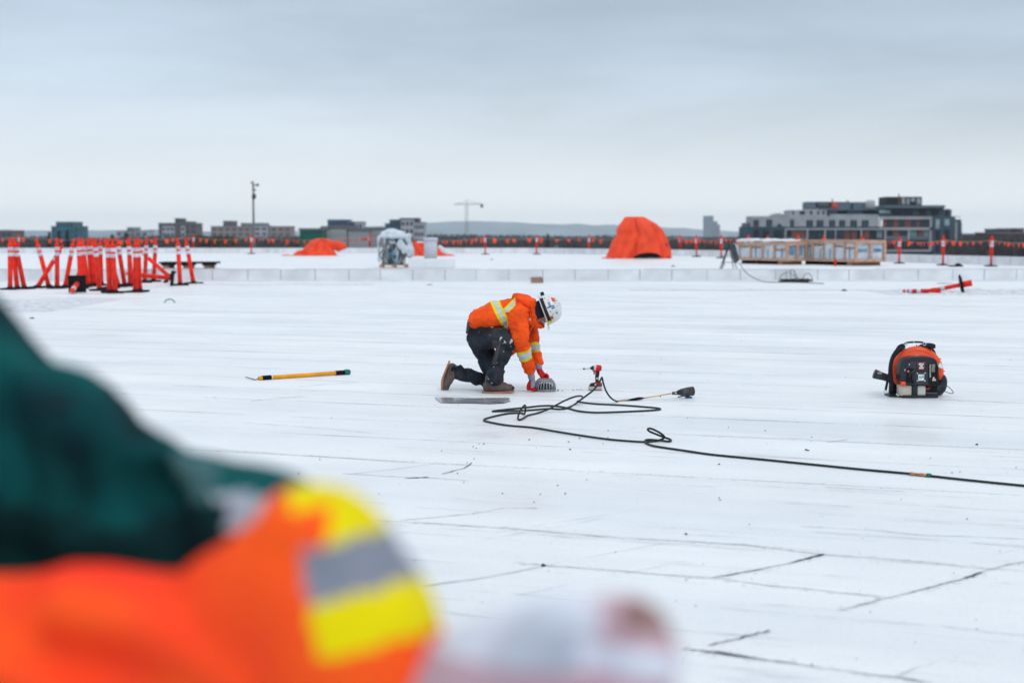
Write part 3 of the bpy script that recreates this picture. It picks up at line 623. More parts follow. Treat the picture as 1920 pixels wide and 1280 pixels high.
# (base px, base py, lean in degrees to the right, label)
cl = [(19, 543, 1, 'leftmost orange post, upright on its black base at the picture edge'), (32.5, 542, -5, 'second orange post from the left edge, leaning slightly left'), (46, 542, -10, 'third orange post from the left edge, leaning further left'),
      (69, 540, 32, 'orange post of the crossed pair that leans far right'), (92, 539, -14, 'orange post of the crossed pair that leans left'), (107, 541, 2, 'upright orange post just right of the crossed pair'),
      (122, 539, 12, 'orange post leaning right behind the tipped black base'), (142, 533, 18, 'orange post half hidden behind the tipped base, leaning right'), (151, 541, -1, 'front left post of the dense orange clump right of the tipped base'),
      (158, 538, -2, 'post in the middle of the dense clump right of the tipped base'), (166, 537, -7, 'right post of the dense clump, leaning left towards it'), (173, 536, -4, 'orange post behind and right of the dense clump'),
      (177, 536, -2, 'second orange post behind and right of the dense clump'), (187, 545, -4, 'nearest orange post between the two broad pairs, slightly left-leaning'), (190, 535, 0, 'far upright orange post just behind the slightly left-leaning near one'),
      (206, 549, -1, 'left one of the broad foremost pair of orange posts'), (216, 549.5, -2, 'right one of the broad foremost pair of orange posts'), (223, 538, -16, 'orange post behind the foremost pair, leaning hard left'),
      (234, 536, -8, 'orange post right of the foremost pair, leaning left'), (205, 541, -2, 'orange post hidden directly behind the foremost pair'), (244, 534, 0, 'back left post of the second broad pair'), (247, 537, -3, 'middle post behind the second broad pair'),
      (254, 548, 1, 'left one of the second broad pair of orange posts'), (262, 547, -1, 'right one of the second broad pair of orange posts'), (271, 530, 4, 'back orange post at the right end of the cluster, leaning slightly right'),
      (288, 528, 4, 'last orange post of the dense cluster, above the tipped ones'), (338, 535, -2, 'left one of the two orange posts standing apart at right, upright'), (363, 532, -9, 'right one of the two orange posts standing apart, leaning left')]
rp = random.Random(3)
for bx_, by_, ln_, lb in cl:
    place_post(G(bx_, by_), R(ln_), R(rp.uniform(-2, 2)), lb, rz=R(rp.uniform(-20, 20)))
# tipped posts: the whole thing turned
def tipped(p, rot, label, grp='orange posts lying tipped over'):
    o = copy_tree(proto); o.location = p
    for c in o.children: c.rotation_euler = (0, 0, 0)
    o.rotation_euler = rot; o['label'] = label; o['group'] = grp; return o
tipped(G(137, 549) + Vector((0, 0.35, 0.21)), (R(96), 0, R(11)), 'tipped orange post with its square black base standing on edge towards us')
tipped(G(325, 536) + Vector((0, 0, 0.21)), (R(-3), R(-84), R(8)), 'orange post lying flat pointing left, its black base tilted up')
tipped(G(312, 531) + Vector((0, 0.5, 0.15)), (R(0), R(-48), R(0)), 'orange post tipped halfway over to the left behind the flat one')
def flare(name, p, rot, label, L_, disc):
    t = thing(name, label, 'traffic post', p, 0, 'orange posts lying tipped over'); t.rotation_euler = rot
    mb = MB(); mb.lathe([(0.035, 0), (0.05, 0.03), (0.052, L_ * 0.72), (0.075, L_ * 0.78), (0.08, L_ - 0.02), (0.07, L_)][::1], 18); tb = mb.build('tube', ORG, t, True)
    for a, b in disc: MB().lathe([(0.0525, a), (0.054, a + 0.005), (0.054, b - 0.005), (0.0525, b)], 18).build('reflective_band', BAND, tb, True)
    return t
a = D(1693, 546, G(1693, 550).y); b = D(1764, 545, a.y - 0.35); d = b - a
f1 = flare('channelizer_tube', a, d.to_track_quat('Z', 'Y').to_euler(), 'red orange tube lying on the slush with its bell end towards us', d.length, ((0.06, 0.1), (0.14, 0.22), (0.33, 0.42)))
a = D(1755, 543, G(1757, 550).y + 0.25); b = D(1822, 530, a.y - 0.15); d = b - a
f2 = flare('channelizer_post', a, d.to_track_quat('Z', 'Y').to_euler(), 'fallen red post propped on its tilted round black base at right', d.length, ((0.02, 0.2),))
MB().lathe([(0.07, d.length * 0.68), (0.25, d.length * 0.69), (0.25, d.length * 0.735), (0.07, d.length * 0.745)], 8).build('base', RUB, f2)

# --- rope posts with wide sleeve
def make_rope_post():
    t = thing('rope_post', 'x', 'traffic post', group='orange posts carrying the pennant rope')
    MB().lathe([(0.30, 0.002), (0.30, 0.03), (0.24, 0.05), (0.08, 0.07)], 8).build('base', RUB, t)
    tb = MB().lathe([(0.047, 0.03), (0.047, 0.50)], 14).build('tube', ORG, t, True)
    sl = MB(); sl.lathe([(0.05, 0.46), (0.075, 0.49), (0.08, 1.16), (0.06, 1.2), (0.055, 1.24), (0.04, 1.3), (0.015, 1.37)], 14); sv_ = sl.build('sleeve', ORG, t, True)
    for z in (0.86, 1.0): MB().lathe([(0.081, z), (0.083, z + 0.005), (0.083, z + 0.1), (0.081, z + 0.105)], 14).build('reflective_band', BAND, sv_, True)
    return t
rpost = make_rope_post(); first = True
ropes = [(36, 475, 'small rope post far behind the leftmost orange posts'), (363, 475, 'far rope post above the two posts standing apart at left'), (471, 476, 'far rope post directly below the tall light pole'), (693, 471, 'far rope post left of the wrapped pallet'),
         (910, 477, 'far rope post under the tower crane'), (1006, 477, 'far rope post standing halfway between crane and big tarp'), (1104, 477, 'far rope post just left of the big orange tarp'), (1275, 478.5, 'rope post just right of the big orange tarp'),
         (1306, 481.5, 'second rope post right of the big orange tarp'), (1352, 484, 'rope post behind the folding stand'), (1403, 485, 'rope post showing above the left end of the left crate'), (1439, 486, 'rope post showing above the middle of the left crate'),
         (1497, 487.5, 'rope post showing above the right end of the left crate'), (1545, 489, 'rope post showing above the left half of the right crate'), (1616, 491, 'rope post showing above the right half of the right crate'),
         (1686, 494, 'rope post with visible black base right of the crates'), (1768, 497.5, 'rope post between the two nearest ones, left of the black heap'), (1858, 499.5, 'nearest rope post at far right, before the bare trees')]
rpos = []
for px, py, lb in ropes:
    o = rpost if first else copy_tree(rpost); first = False
    o.location = G(px, py); o['label'] = lb; o['group'] = 'orange posts carrying the pennant rope'; o.rotation_euler = (R(rp.uniform(-1, 1)), R(rp.uniform(-1.5, 1.5)), rp.uniform(0, 6)); rpos.append(G(px, py))
    if px == 1686: o.scale = (0.92, 0.92, 0.95)
rpos.append(G(1960, 503.5))
rpos.insert(0, G(-140, 475))
FLM = None
def pennant_line(idx, label, pitch, size, sag):
    global FLM
    pts = [rpos[i] + Vector((0, -0.09, 1.14)) for i in idx]
    t = thing('pennant_line', label, 'pennant line', (0, 0, 0), 0, 'pennant lines strung between the rope posts'); cord = []
    fl = 0
    for a, b in zip(pts, pts[1:]):
        Ls = (b - a).length; n = max(2, int(Ls / pitch)); sg = min(sag, Ls * 0.03)
        for q in range(n):
            u = (q + 0.5 + rp.uniform(-0.28, 0.28)) / n; p = a.lerp(b, u) - Vector((0, 0, 4 * sg * u * (1 - u)))
            if FLM is None:
                mb = MB(); o_ = [(-0.5, 0, 0.0), (0.5, 0, 0.0), (0.52, -0.04, -0.35), (0.42, -0.10, -0.72), (0.12, -0.12, -1.12), (-0.12, -0.1, -1.12), (-0.42, -0.08, -0.72), (-0.52, 0.02, -0.35)]
                mb.add(o_ + [(x, y + 0.05, z) for x, y, z in o_], [(0, 1, 2, 7), (7, 2, 3, 6), (6, 3, 4, 5), (8, 15, 10, 9), (15, 14, 11, 10), (14, 13, 12, 11)] + [(i, (i + 1) % 8, (i + 1) % 8 + 8, i + 8) for i in range(8)])
                f = mb.build('flag', FLAG, t); FLM = f.data
            else:
                f = bpy.data.objects.new('flag', FLM); col.objects.link(f); f.parent = t
            s = size * rp.uniform(0.75, 1.2); f.location = p; f.scale = (s, s, s * rp.uniform(0.9, 1.15))
            f.rotation_euler = (R(rp.uniform(-15, 15)), R(rp.uniform(-16, 12)), math.atan2((b - a).y, (b - a).x) + R(rp.uniform(-30, 30)) * (1 if size > .2 else 1.4)); fl += 1
        cord += [a.lerp(b, u / 10) - Vector((0, 0, 4 * sg * u / 10 * (1 - u / 10))) for u in range(10)]
    cord.append(pts[-1]); MB().tube(cord, 0.009, 5).build('rope', CORD, t)
pennant_line(range(0, 5), 'row of small orange pennants along the far left parapet', 0.80, 0.25, 0.22)
pennant_line(range(4, 9), 'row of small orange pennants from the wrapped pallet to the big orange tarp', 0.75, 0.25, 0.30)
pennant_line(range(8, 16), 'crowded row of orange pennants above the two crates', 0.52, 0.19, 0.15)
pennant_line(range(15, 20), 'near row of curled orange pennants before the mid-rise building', 0.34, 0.155, 0.14)

# --- draped tarps
def drape(name, label, p, prof, depk, folds, amp, seed, hem=None, crum=0.0, cat='tarpaulin'):
    """prof: (z, left, right) outline seen from the front"""
    mb = MB(); nA = 140; P = []; vs = []
    for (a, b) in zip(prof, prof[1:]):
        for q in range(7): P.append(tuple(a[k] + (b[k] - a[k]) * q / 7 for k in range(3)))
    rr_ = random.Random(seed); NP = 6; PH = rr_.uniform(0, 1); RG = [(rr_.uniform(0, 2 * math.pi), rr_.uniform(.08, .20) * rr_.choice([1, 1, -1]), rr_.uniform(.04, .10), rr_.uniform(.4, 1.1), rr_.uniform(-.4, .4)) for _ in range(16)] + [(R(258), -.26, .05, 1.15, .1), (R(274), .14, .10, 1.1, .1), (R(312), -.20, .05, .9, -.1), (R(232), -.14, .05, .8, .2)]
    P.append(prof[-1]); K = len(P); z0, z1 = P[0][0], P[-1][0]
    for j, (z, l, r) in enumerate(P):
        t_ = (z - z0) / (z1 - z0); cx = (l + r) / 2; hw = (r - l) / 2
        for i in range(nA):
            a = 2 * math.pi * i / nA; rg = sum(am_ * math.exp(-abs(((a - an_ - tw_ * t_ + math.pi) % (2 * math.pi)) - math.pi) / wd_) * min(1, max(0, (tt_ - t_) * 4)) for an_, am_, wd_, tt_, tw_ in RG); sg_ = 2 * math.pi / NP; fa_ = math.cos(sg_ / 2) / math.cos(((a + PH + .25 * t_) % sg_) - sg_ / 2); f = noise.noise(Vector((math.cos(a) * folds, math.sin(a) * folds, t_ * 0.7 + seed))); f2 = noise.noise(Vector((math.cos(a) * folds * 3, math.sin(a) * folds * 3, t_ * 2 + seed)))
            k = 1 + amp * (1 - 0.6 * t_) * (1 - abs(f) * 3.2) * (0.55 + 0.45 * abs(math.sin(a))) + amp * 0.35 * f2
            k = 1 + (k * (.35 + .65 * fa_ * 1.06) + rg - 1) * (.22 + .78 * abs(math.sin(a))); ca, sa = math.cos(a), math.sin(a); e = 0.86; x = cx + hw * k * abs(ca) ** e * (1 if ca > 0 else -1); y = hw * depk * k * abs(sa) ** e * (1 if sa > 0 else -1)
            zz = z
            if hem and t_ < 0.25: zz = max(z, hem(a) * (1 - t_ * 4) + z)
            c3 = noise.noise_vector(Vector((x * 1.9 + seed, y * 1.9, zz * 1.9))) * crum + Vector((0, 1, 0)) * (-.10 * (1 - t_) - .03) * (1 - 4 * abs(noise.noise(Vector((x * 1.3 + seed * 3 - zz * .35, seed, zz * .25))))) * max(0, -sa)
            vs.append((x + c3.x, y + c3.y, max(0.01, zz + c3.z * (0 if j == 0 else 1))))
    fs = [(j * nA + i, j * nA + (i + 1) % nA, (j + 1) * nA + (i + 1) % nA, (j + 1) * nA + i) for j in range(K - 1) for i in range(nA)] + [tuple((K - 1) * nA + i for i in range(nA))]
    mb.add(vs, fs); o = mb.build(name, TARP, smooth=True, loc=p); return tag(o, label, cat, 'orange tarpaulins over roof equipment')
p = G(1197, 485.5); s = FPX / p.y; bz = lambda c: (555 - c) / 3.84 / s; bx2 = lambda c: (c - 1340) / 3.84 / s
p = G(850 + 1340 / 3.84, 485)
big = drape('tarpaulin', 'big orange tarpaulin dome draped over equipment, black gap under its hem', p + Vector((0, 1.3, 0)),
            [(0.0, bx2(1105), bx2(1588)), (bz(500), bx2(1128), bx2(1583)), (bz(430), bx2(1152), bx2(1562)), (bz(380), bx2(1187), bx2(1545)), (bz(340), bx2(1184), bx2(1522)), (bz(300), bx2(1208), bx2(1478)), (bz(268), bx2(1232), bx2(1418)), (bz(253), bx2(1240), bx2(1394)), (bz(249), bx2(1262), bx2(1372))],
            0.62, 1.6, 0.10, 4, hem=lambda a: 0.34 * max(0, 1 - abs((a - R(283)) / R(24)) ** 3))
mb = MB(); mb.box(-1.0, 1.3, -0.55, 0.7, 0.12, 0.85); mb.box(-1.1, 1.4, -0.7, 0.8, 0.04, 0.12)
o = mb.build('covered_equipment', M('dark_metal', (0.03, 0.03, 0.035), 0.5), loc=p + Vector((0.35, 1.2, 0))); tag(o, 'dark equipment base glimpsed under the big orange tarpaulin', 'equipment')
fl = MB(); fl.add([(-2.15, -.2, .02), (-1.6, -.45, .02), (-1.5, .4, .1), (-2.05, .3, .02), (-2.15, -.2, .05), (-1.6, -.45, .07), (-1.5, .4, .16), (-2.05, .3, .05)], [(0, 1, 2, 3), (4, 5, 6, 7), (0, 1, 5, 4), (2, 3, 7, 6), (1, 2, 6, 5), (3, 0, 4, 7)]); fl.build('corner_flap', TARP, big).location = (0, -1.0, 0)
p = G(578, 479.5); s = FPX / p.y; X_ = lambda c: (c - 695) / 3.84 / s; Z_ = lambda c: (614 - c) / 3.84 / s
lt = drape('tarpaulin', 'low crumpled orange tarpaulin heap left of the wrapped pallet', p + Vector((0, 0.8, 0)), [(0.0, X_(500), X_(890)), (Z_(600), X_(585), X_(882)), (Z_(570), X_(645), X_(868)), (Z_(540), X_(672), X_(860)), (Z_(515), X_(700), X_(855)), (Z_(500), X_(735), X_(830)), (Z_(492), X_(770), X_(800))], 0.55, 1.7, 0.20, 11, crum=0.17)
mb = MB(); mb.loft([(Vector((X_(800), 0.1, Z_(520))), 0.2, 0.3), (Vector((X_(860), 0, Z_(540))), 0.3, 0.4), (Vector((X_(910), 0, Z_(545))), 0.32, 0.4), (Vector((X_(945), 0, Z_(550))), 0.2, 0.3)], 14)
mb.loft([(Vector((X_(785), -.1, Z_(490))), 0.08, 0.1), (Vector((X_(815), -.1, Z_(505))), 0.15, 0.2), (Vector((X_(850), -.1, Z_(525))), 0.2, 0.3)], 12)
remesh(mb, 'rolled_end', TARP, 0.05, lt, 3, lambda c: 0.09 * noise.noise(c * 3))
p = G(812, 480); s = FPX / p.y; X_ = lambda c: (c - 812) / s
rt = drape('tarpaulin', 'flat orange tarpaulin behind the round white vent', p + Vector((0, 0.8, 0)), [(0.0, X_(768), X_(856)), (0.15, X_(770), X_(838)), (0.35, X_(771), X_(824)), (0.55, X_(771), X_(816)), (0.72, X_(772), X_(810)), (0.86, X_(773), X_(800))], 0.5, 1.8, 0.10, 23, crum=0.12)
mb = MB(); mb.loft([(Vector((X_(824), -.85, .62)), .12, .1), (Vector((X_(831), -.95, .38)), .16, .1), (Vector((X_(839), -1.0, .2)), .1, .08)], 10)
tag(remesh(mb, 'plastic_film', M('white_film', (0.62, 0.64, 0.67), 0.4, 0.1, 3), 0.03, None, 3, lambda c: 0.04 * noise.noise(c * 6)), 'crumpled pale plastic film caught on the flat orange tarpaulin', 'plastic film').location = p + Vector((0, 0.8, 0))

# --- vent on its curb box
p = G(808, 502.5); s = FPX / p.y
t = thing('vent_curb_box', 'low white membrane box carrying the round vent', 'curb', p, 0)
bm_ = MB(); bm_.box(-43 / s, 43 / s, 0, 1.3, 0.003, 0.39, bev=0.03); bm_.box(-12 / s, -11 / s, -0.004, 0.1, .03, .37, 1); bm_.box(8 / s, 9 / s, -0.004, 0.1, .03, .37, 1); bm_.build('body', [WHITE, WALLW], t)
v = thing('roof_vent', 'round pale grey vent cylinder standing on the white box', 'vent', p + Vector((-2 / s, 0.55, 0.39)))
MB().lathe([(0.275, 0), (0.275, 0.74), (0.25, 0.76)], 32).build('cylinder', M('vent_grey', (0.52, 0.54, 0.60), 0.5, 0.05, 1), v, True)
MB().lathe([(0.295, 0.74), (0.31, 0.76), (0.31, 0.84), (0.28, 0.87), (0.05, 0.88)], 32).build('cap', M('vent_cap', (0.50, 0.53, 0.58), 0.5, 0.05, 1), v, True)
MB().box(-0.55, -0.25, -0.05, 0.05, 0.66, 0.72).build('bracket', WALLW, v)

# --- pallet of machinery wrapped in clear film
LUM = M('raw_lumber', (0.50, 0.31, 0.23), 0.8, 0.25, 3, bump=0.2, mapscale=(1, 1, 4)); LUMD = M('aged_lumber', (0.30, 0.17, 0.10), 0.85, 0.3, 3)
p = G(737, 502); s = FPX / p.y
def pallet_mb(w_, d_, n=5):
    mb = MB(); 
    for i in range(n): x = -w_ / 2 + (w_ - 0.1) * i / (n - 1); mb.box(x, x + 0.1, 0, d_, 0.115, 0.14)
    for y in (0, d_ / 2 - 0.045, d_ - 0.09):
        for x in (-w_ / 2, -0.07, w_ / 2 - 0.14): mb.box(x, x + 0.14, y, y + 0.09, 0.002, 0.09)
        mb.box(-w_ / 2, w_ / 2, y, y + 0.09, 0.091, 0.114)
    return mb
t = thing('pallet', 'raw wood pallet under the film-wrapped machine', 'pallet', p); pallet_mb(1.16, 1.0).build('deck', LUM, t)
wr = thing('wrapped_machine', 'dark blue machine bundled in clear and white plastic film', 'machine', p + Vector((0, 0, 0.142)))
mb = MB(); mb.box(-0.48, 0.44, 0.12, 0.85, 0.0, 0.5, bev=0.03); mb.box(-0.45, 0.42, 0.2, 0.8, 0.5, 1.05, bev=0.02); mb.build('housing', M('machine_dark', (0.05, 0.075, 0.09), 0.5, 0.5, 3, c2=(0.02, 0.03, 0.04)), wr)
mb = MB()
for i in range(9): a = Vector((random.uniform(-.45, .4), 0.1, random.uniform(.05, .5))); mb.tube([a, a + Vector((random.uniform(-.2, .3), -.04, random.uniform(.2, .5))), a + Vector((random.uniform(-.3, .3), 0, random.uniform(.4, .7)))], 0.03, 6, smooth=4)
mb.build('hoses', M('hose_dark', (0.03, 0.04, 0.045), 0.5), wr, True)
mb = MB(); mb.ball((0.12, 0.1, 0.16), (0.1, 0.06, 0.1)); mb.box(-0.25, 0.25, 0.06, 0.12, 0.42, 0.47); mb.box(-0.02, 0.08, 0.05, 0.11, 0.36, 0.6); mb.build('blue_fitting', M('fitting_blue', (0.03, 0.30, 0.45), 0.4, 0.2, 5), wr, True)
MB().box(-0.2, 0.1, 0.13, 0.19, 0.86, 0.98).build('light_panel', BAND, wr); MB().tube([(0.42, 0.06, 0.02), (0.38, 0.04, 0.2), (0.45, 0.06, 0.36)], 0.05, 6).build('maroon_strap', M('maroon', (0.09, 0.02, 0.03), 0.6), wr)
FILM = bpy.data.materials.new('clear_film'); FILM.use_nodes = True; ft = FILM.node_tree; fb = ft.nodes['Principled BSDF']; fb.inputs['Base Color'].default_value = (0.70, 0.75, 0.79, 1); fb.inputs['Roughness'].default_value = 0.25
fc = ft.nodes.new('ShaderNodeTexCoord'); fm = ft.nodes.new('ShaderNodeMapping'); fm.inputs['Scale'].default_value = (3.5, 3.5, 0.9); fm.inputs['Rotation'].default_value = (0, 0.5, 0); ft.links.new(fc.outputs['Object'], fm.inputs[0])
fn = ft.nodes.new('ShaderNodeTexNoise'); fn.inputs['Scale'].default_value = 2.2; fn.inputs['Detail'].default_value = 3; fn.inputs['Distortion'].default_value = 1.0; ft.links.new(fm.outputs[0], fn.inputs[0])
fr = ft.nodes.new('ShaderNodeMapRange'); fr.inputs[1].default_value = 0.46; fr.inputs[2].default_value = 0.74; fr.inputs[3].default_value = 0.03; fr.inputs[4].default_value = 0.75; ft.links.new(fn.outputs[0], fr.inputs[0]); ft.links.new(fr.outputs[0], fb.inputs['Alpha'])
mb = MB(); mb.box(-0.60, 0.50, -0.02, 0.98, 0.0, 1.2, bev=0.09)
remesh(mb, 'clear_film', FILM, 0.04, wr, 2, lambda c: 0.05 * noise.noise(Vector((c.x * 5, c.y * 5, c.z * 1.5))))
WF = M('opaque_film', (0.72, 0.74, 0.77), 0.4, 0.06, 3, bump=0.3, bscale=6)
mb = MB(); mb.box(-0.60, 0.74, -0.02, 0.95, 1.08, 1.26, bev=0.08); mb.loft([(Vector((-0.42, .45, 1.25)), 0.16, 0.42), (Vector((-0.1, .45, 1.34)), 0.16, 0.42), (Vector((0.4, .45, 1.25)), 0.13, 0.42)], 14)
mb.loft([(Vector((0.55, .3, 1.15)), .12, .35), (Vector((0.66, .3, .85)), .13, .33), (Vector((0.70, .25, .55)), .22, .3), (Vector((0.62, .25, .35)), .14, .25)], 14); mb.loft([(Vector((-.6, .3, 1.15)), .07, .35), (Vector((-.62, .3, .6)), .05, .33), (Vector((-.58, .3, .1)), .04, .3)], 12)
mb.loft([(Vector((0.2, -0.02, .95)), .14, .04), (Vector((0.4, -0.03, .75)), .18, .04), (Vector((0.52, 0, .5)), .15, .05)], 10)
remesh(mb, 'white_film', M('milky_film', (0.60, 0.66, 0.71), 0.25, 0.12, 5, bump=.6, bscale=8, spec=.5, c2=(0.42, 0.49, 0.55)), 0.03, wr, 4, lambda c: 0.05 * noise.noise(c * 4) + 0.02 * noise.noise(c * 11))

# --- long dark pallet behind the posts
p = G(350.5, 503.5); s = FPX / p.y
t = thing('long_skid', 'long dark skid on stubby brown blocks behind the orange posts', 'skid', p)
mb = MB(); mb.box(-53 / s, 53 / s, 0, 1.1, 0.20, 0.27, bev=0.01); mb.build('deck', RUB, t)
for x in (-40, -2, 37):
    MB().box((x - 6) / s, (x + 6) / s, 0.05, 1.0, 0.003, 0.12).build('block', LUMD, t); MB().box((x - 9) / s, (x + 9) / s, 0.02, 1.05, 0.121, 0.199).build('bearer', RUB, t)

# --- timber crates with foil wrapped units inside
FOIL = M('crate_sheeting', (0.70, 0.73, 0.76), 0.35, 0.15, 2.5, c2=(0.46, 0.52, 0.58)); BLUE = M('blue_sheet', (0.02, 0.16, 0.30), 0.4, 0.4, 3, c2=(0.22, 0.34, 0.42))
def crate(corner, alpha, L_, W_, H_, label, nb, snow, seed):
    rc = random.Random(seed); t = thing('timber_crate', label, 'crate', corner, 0, 'timber crates near the far parapet')
    # local: +x runs along the long side away to the left, front face at y<0 side
    T = Matrix.Rotation(math.pi - alpha, 4, 'Z'); T2 = T
    def bx(mb, x0, x1, y0, y1, z0, z1, mi=0): mb.box(x0, x1, -y1, -y0, z0, z1, mi, T2)   # y measured inward
    z0 = 0.17
    mb = MB(); bx(mb, 0.08, L_ - 0.08, 0.06, W_ - 0.06, z0 + 0.08, H_ - 0.07); mb.build('wrapped_unit', FOIL, t)
    w_ = 0.10
    for i in range(nb + 1):
        x = (L_ - w_) * i / nb
        for y in (0, W_ - 0.04): mb = MB(); bx(mb, x, x + w_, y, y + 0.04, z0, H_); mb.build('stud', LUM, t)
    for y in (-0.03, W_ + 0.001):
        for za, zb in ((z0, z0 + 0.11), (H_ - 0.12, H_)): mb = MB(); bx(mb, 0, L_, y, y + 0.028, za, zb); mb.build('rail', LUM, t)
    for x in (-0.031, L_ + 0.002):
        for za, zb in ((z0, z0 + 0.12), (H_ - 0.13, H_)): mb = MB(); bx(mb, x, x + 0.03, -0.03, W_ + 0.03, za, zb); mb.build('end_rail', LUM, t)
        for y in (-0.03, W_ * 0.47, W_ - 0.10): mb = MB(); bx(mb, x - 0.002, x + 0.028, y, y + 0.14, z0 + 0.121, H_ - 0.131); mb.build('end_stud', LUM, t)
    for i in range(6):
        mb = MB(); xx = L_ * i / 6; bx(mb, xx + .02, xx + L_ / 6 - 0.04, 0.0, W_, H_ + 0.001, H_ + 0.025); mb.build('top_board', LUM, t)
    for y0, y1 in ((0.2, W_ * 0.42), (W_ * 0.64, W_ - .2)): mb = MB(); bx(mb, 0.045, 0.058, y0, y1, z0 + (0.28 if seed == 3 else 0.45), z0 + (H_ - z0) * (0.78 if seed == 3 else 0.62)); mb.build('blue_sheet', BLUE, t)
    for i in range(nb):
        if rc.random() < 0.75:
            x = L_ * (i + rc.uniform(0.15, 0.6)) / nb; mb = MB(); bx(mb, x, x + L_ / nb * rc.uniform(.08, .16), 0.045, 0.058, z0 + 0.15, H_ * rc.uniform(0.6, 0.85)); mb.build('blue_sheet', BLUE, t)
        if rc.random() < 0.7:
            x = L_ * (i + 0.15) / nb; z = H_ * rc.uniform(0.62, 0.8); mb = MB(); bx(mb, x, x + L_ / nb * 0.8, 0.02, 0.044, z, z + 0.07); mb.build('brace', LUMD, t)
    for xx in (0.3, L_ / 2, L_ - 0.5): mb = MB(); bx(mb, xx, xx + 0.25, 0.0, W_, 0.003, z0 - 0.001); mb.build('skid', RUB if xx != 0.3 else LUMD, t)
    if snow:
        mb = MB(); bx(mb, L_ * 0.12, L_ * 1.02, -0.05, W_ + 0.05, H_ + 0.026, H_ + 0.13); remesh(mb, 'white_cover', WF, 0.05, t, 3, lambda c: 0.07 * noise.noise(c * 3) + 0.03 * noise.noise(c * 9))
    return t
crate(G(1475, 496.5), R(57), 3.3, 1.25, 1.02, 'left timber crate topped with a crumpled white cover', 4, True, 3)
crate(G(1604, 498.5), R(61), 3.6, 1.75, 1.12, 'right timber crate, uncovered, with two arched openings in its end', 5, False, 8)
t = MB(); t.lathe([(.05, 0), (.05, .32)], 10); tag(t.build('short_red_stake', ORG, loc=G(1566, 499.3)), 'short red stake poking up before the right crate', 'stake')

# --- folding stand with lead, wire tangle
ALU = M('thin_steel', (0.14, 0.15, 0.17), 0.4, 0.2, 4, metal=0.6)
p = G(1368, 527); s = FPX / p.y; q = lambda x, z, y=0: Vector(((x - 1368) / s, y, (528 - z) / s))
t = thing('folding_stand', 'thin-legged folding stand with a slanted dark panel before the crates', 'stand', p)
for a, b, y0, y1 in ((1341, 1366, 0, 0.15), (1347, 1368, 0, 0.2), (1350, 1367, 0.5, 0.25), (1380, 1368, 0, 0.15), (1389, 1370, 0.1, 0.2), (1384, 1369, 0.5, 0.25)): MB().tube([q(a, 528, y0), q(b, 462, y1)], 0.012, 6).build('leg', ALU, t, True)
mb = MB(); mb.tube([q(1353, 492, .1), q(1384, 494, .1)], .009, 6); mb.tube([q(1356, 480, .1), q(1360, 500, .1)], .009, 6); mb.build('cross_brace', ALU, t)
mb = MB(); mb.prism([(q(1366, 457).x, q(0, 457).z), (q(1376, 458).x, q(0, 458).z), (q(1386, 490).x, q(0, 490).z), (q(1379, 494).x, q(0, 494).z)], 0.05, 0.4); mb.build('panel', M('panel_dark', (0.06, 0.07, 0.08), 0.4, 0.3, 6), t)
mb = MB(); mb.prism([(q(1377, 456).x, q(0, 456).z), (q(1385, 462).x, q(0, 462).z), (q(1387, 488).x, q(0, 488).z)], 0.08, 0.38); mb.build('side_panel', M('panel_pale', (0.42, 0.46, 0.48), 0.4), t)
mb = MB(); mb.box((1357 - 1368) / s, (1372 - 1368) / s, .1, .35, q(0, 467).z, q(0, 458).z); mb.build('head', M('panel_dark', (0.06, 0.07, 0.08)), t)
bar = MB(); bar.tube([q(1380, 507, -.1), q(1388, 513, -.15), q(1395, 519, -.2), q(1407, 527.5, -.3)], [0.02, 0.035, 0.045, 0.035], 8); tag(bar.build('black_bar', RUB, loc=p), 'black bar leaning against the right legs of the folding stand', 'bar')
cab = MB(); cab.tube([G(1386, 492, .55) * 1, G(1400, 512, .30), G(1425, 526, .06), G(1445, 529, .012), G(1475, 529, .012), G(1500, 529.5, .012), G(1545, 531.5, .012)], 0.011, 6, smooth=6)
tag(cab.build('power_lead', M('grey_cable', (0.08, 0.085, 0.09), 0.5), smooth=True), 'thin grey lead sagging from the stand to the wire tangle', 'cable')
rw = random.Random(12); tg = MB(); c0 = G(1492, 529)
for k in range(7):
    pts = []; a0 = rw.uniform(0, 6)
    for i in range(16): a = a0 + i * 0.8; r = rw.uniform(.2, .45); pts.append(c0 + Vector((math.cos(a) * r * 1.15, math.sin(a) * r * .7, max(.012, rw.uniform(0, .10)))))
    tg.tube(pts, 0.010, 5, smooth=4)
for pts in ([(1460, 529, 0), (1466, 519, .2), (1478, 513, .28)], [(1483, 528, 0), (1482, 508, .33), (1487, 507, .33), (1492, 515, .2), (1500, 527, .04)], [(1480, 507, .33), (1489, 519, .15), (1498, 527, 0)], [(1490, 507, .35), (1491, 516, .18), (1497, 528, 0)], [(1503, 528, .0), (1508, 516, .2), (1515, 512, .25), (1521, 518, .15), (1523, 529, 0)]):
    tg.tube([c0 + Vector(((x - 1492) / 62, 0, z + .012)) for x, y, z in pts], 0.008, 5, smooth=5)
tag(tg.build('wire_tangle', M('black_wire', (0.03, 0.032, 0.035), 0.5), smooth=True), 'black tangle of looped wire lying before the curb', 'wire')
pm = thing('cardboard_box', 'small torn cardboard box with a flap up, in front of the curb', 'box', G(1007, 530.5)); CBD = M('cardboard', (0.36, 0.24, 0.19), 0.85, 0.15, 4)
mb = MB(); mb.box(-.18, .18, 0, .3, .003, .15, bev=.006); mb.build('body', CBD, pm)
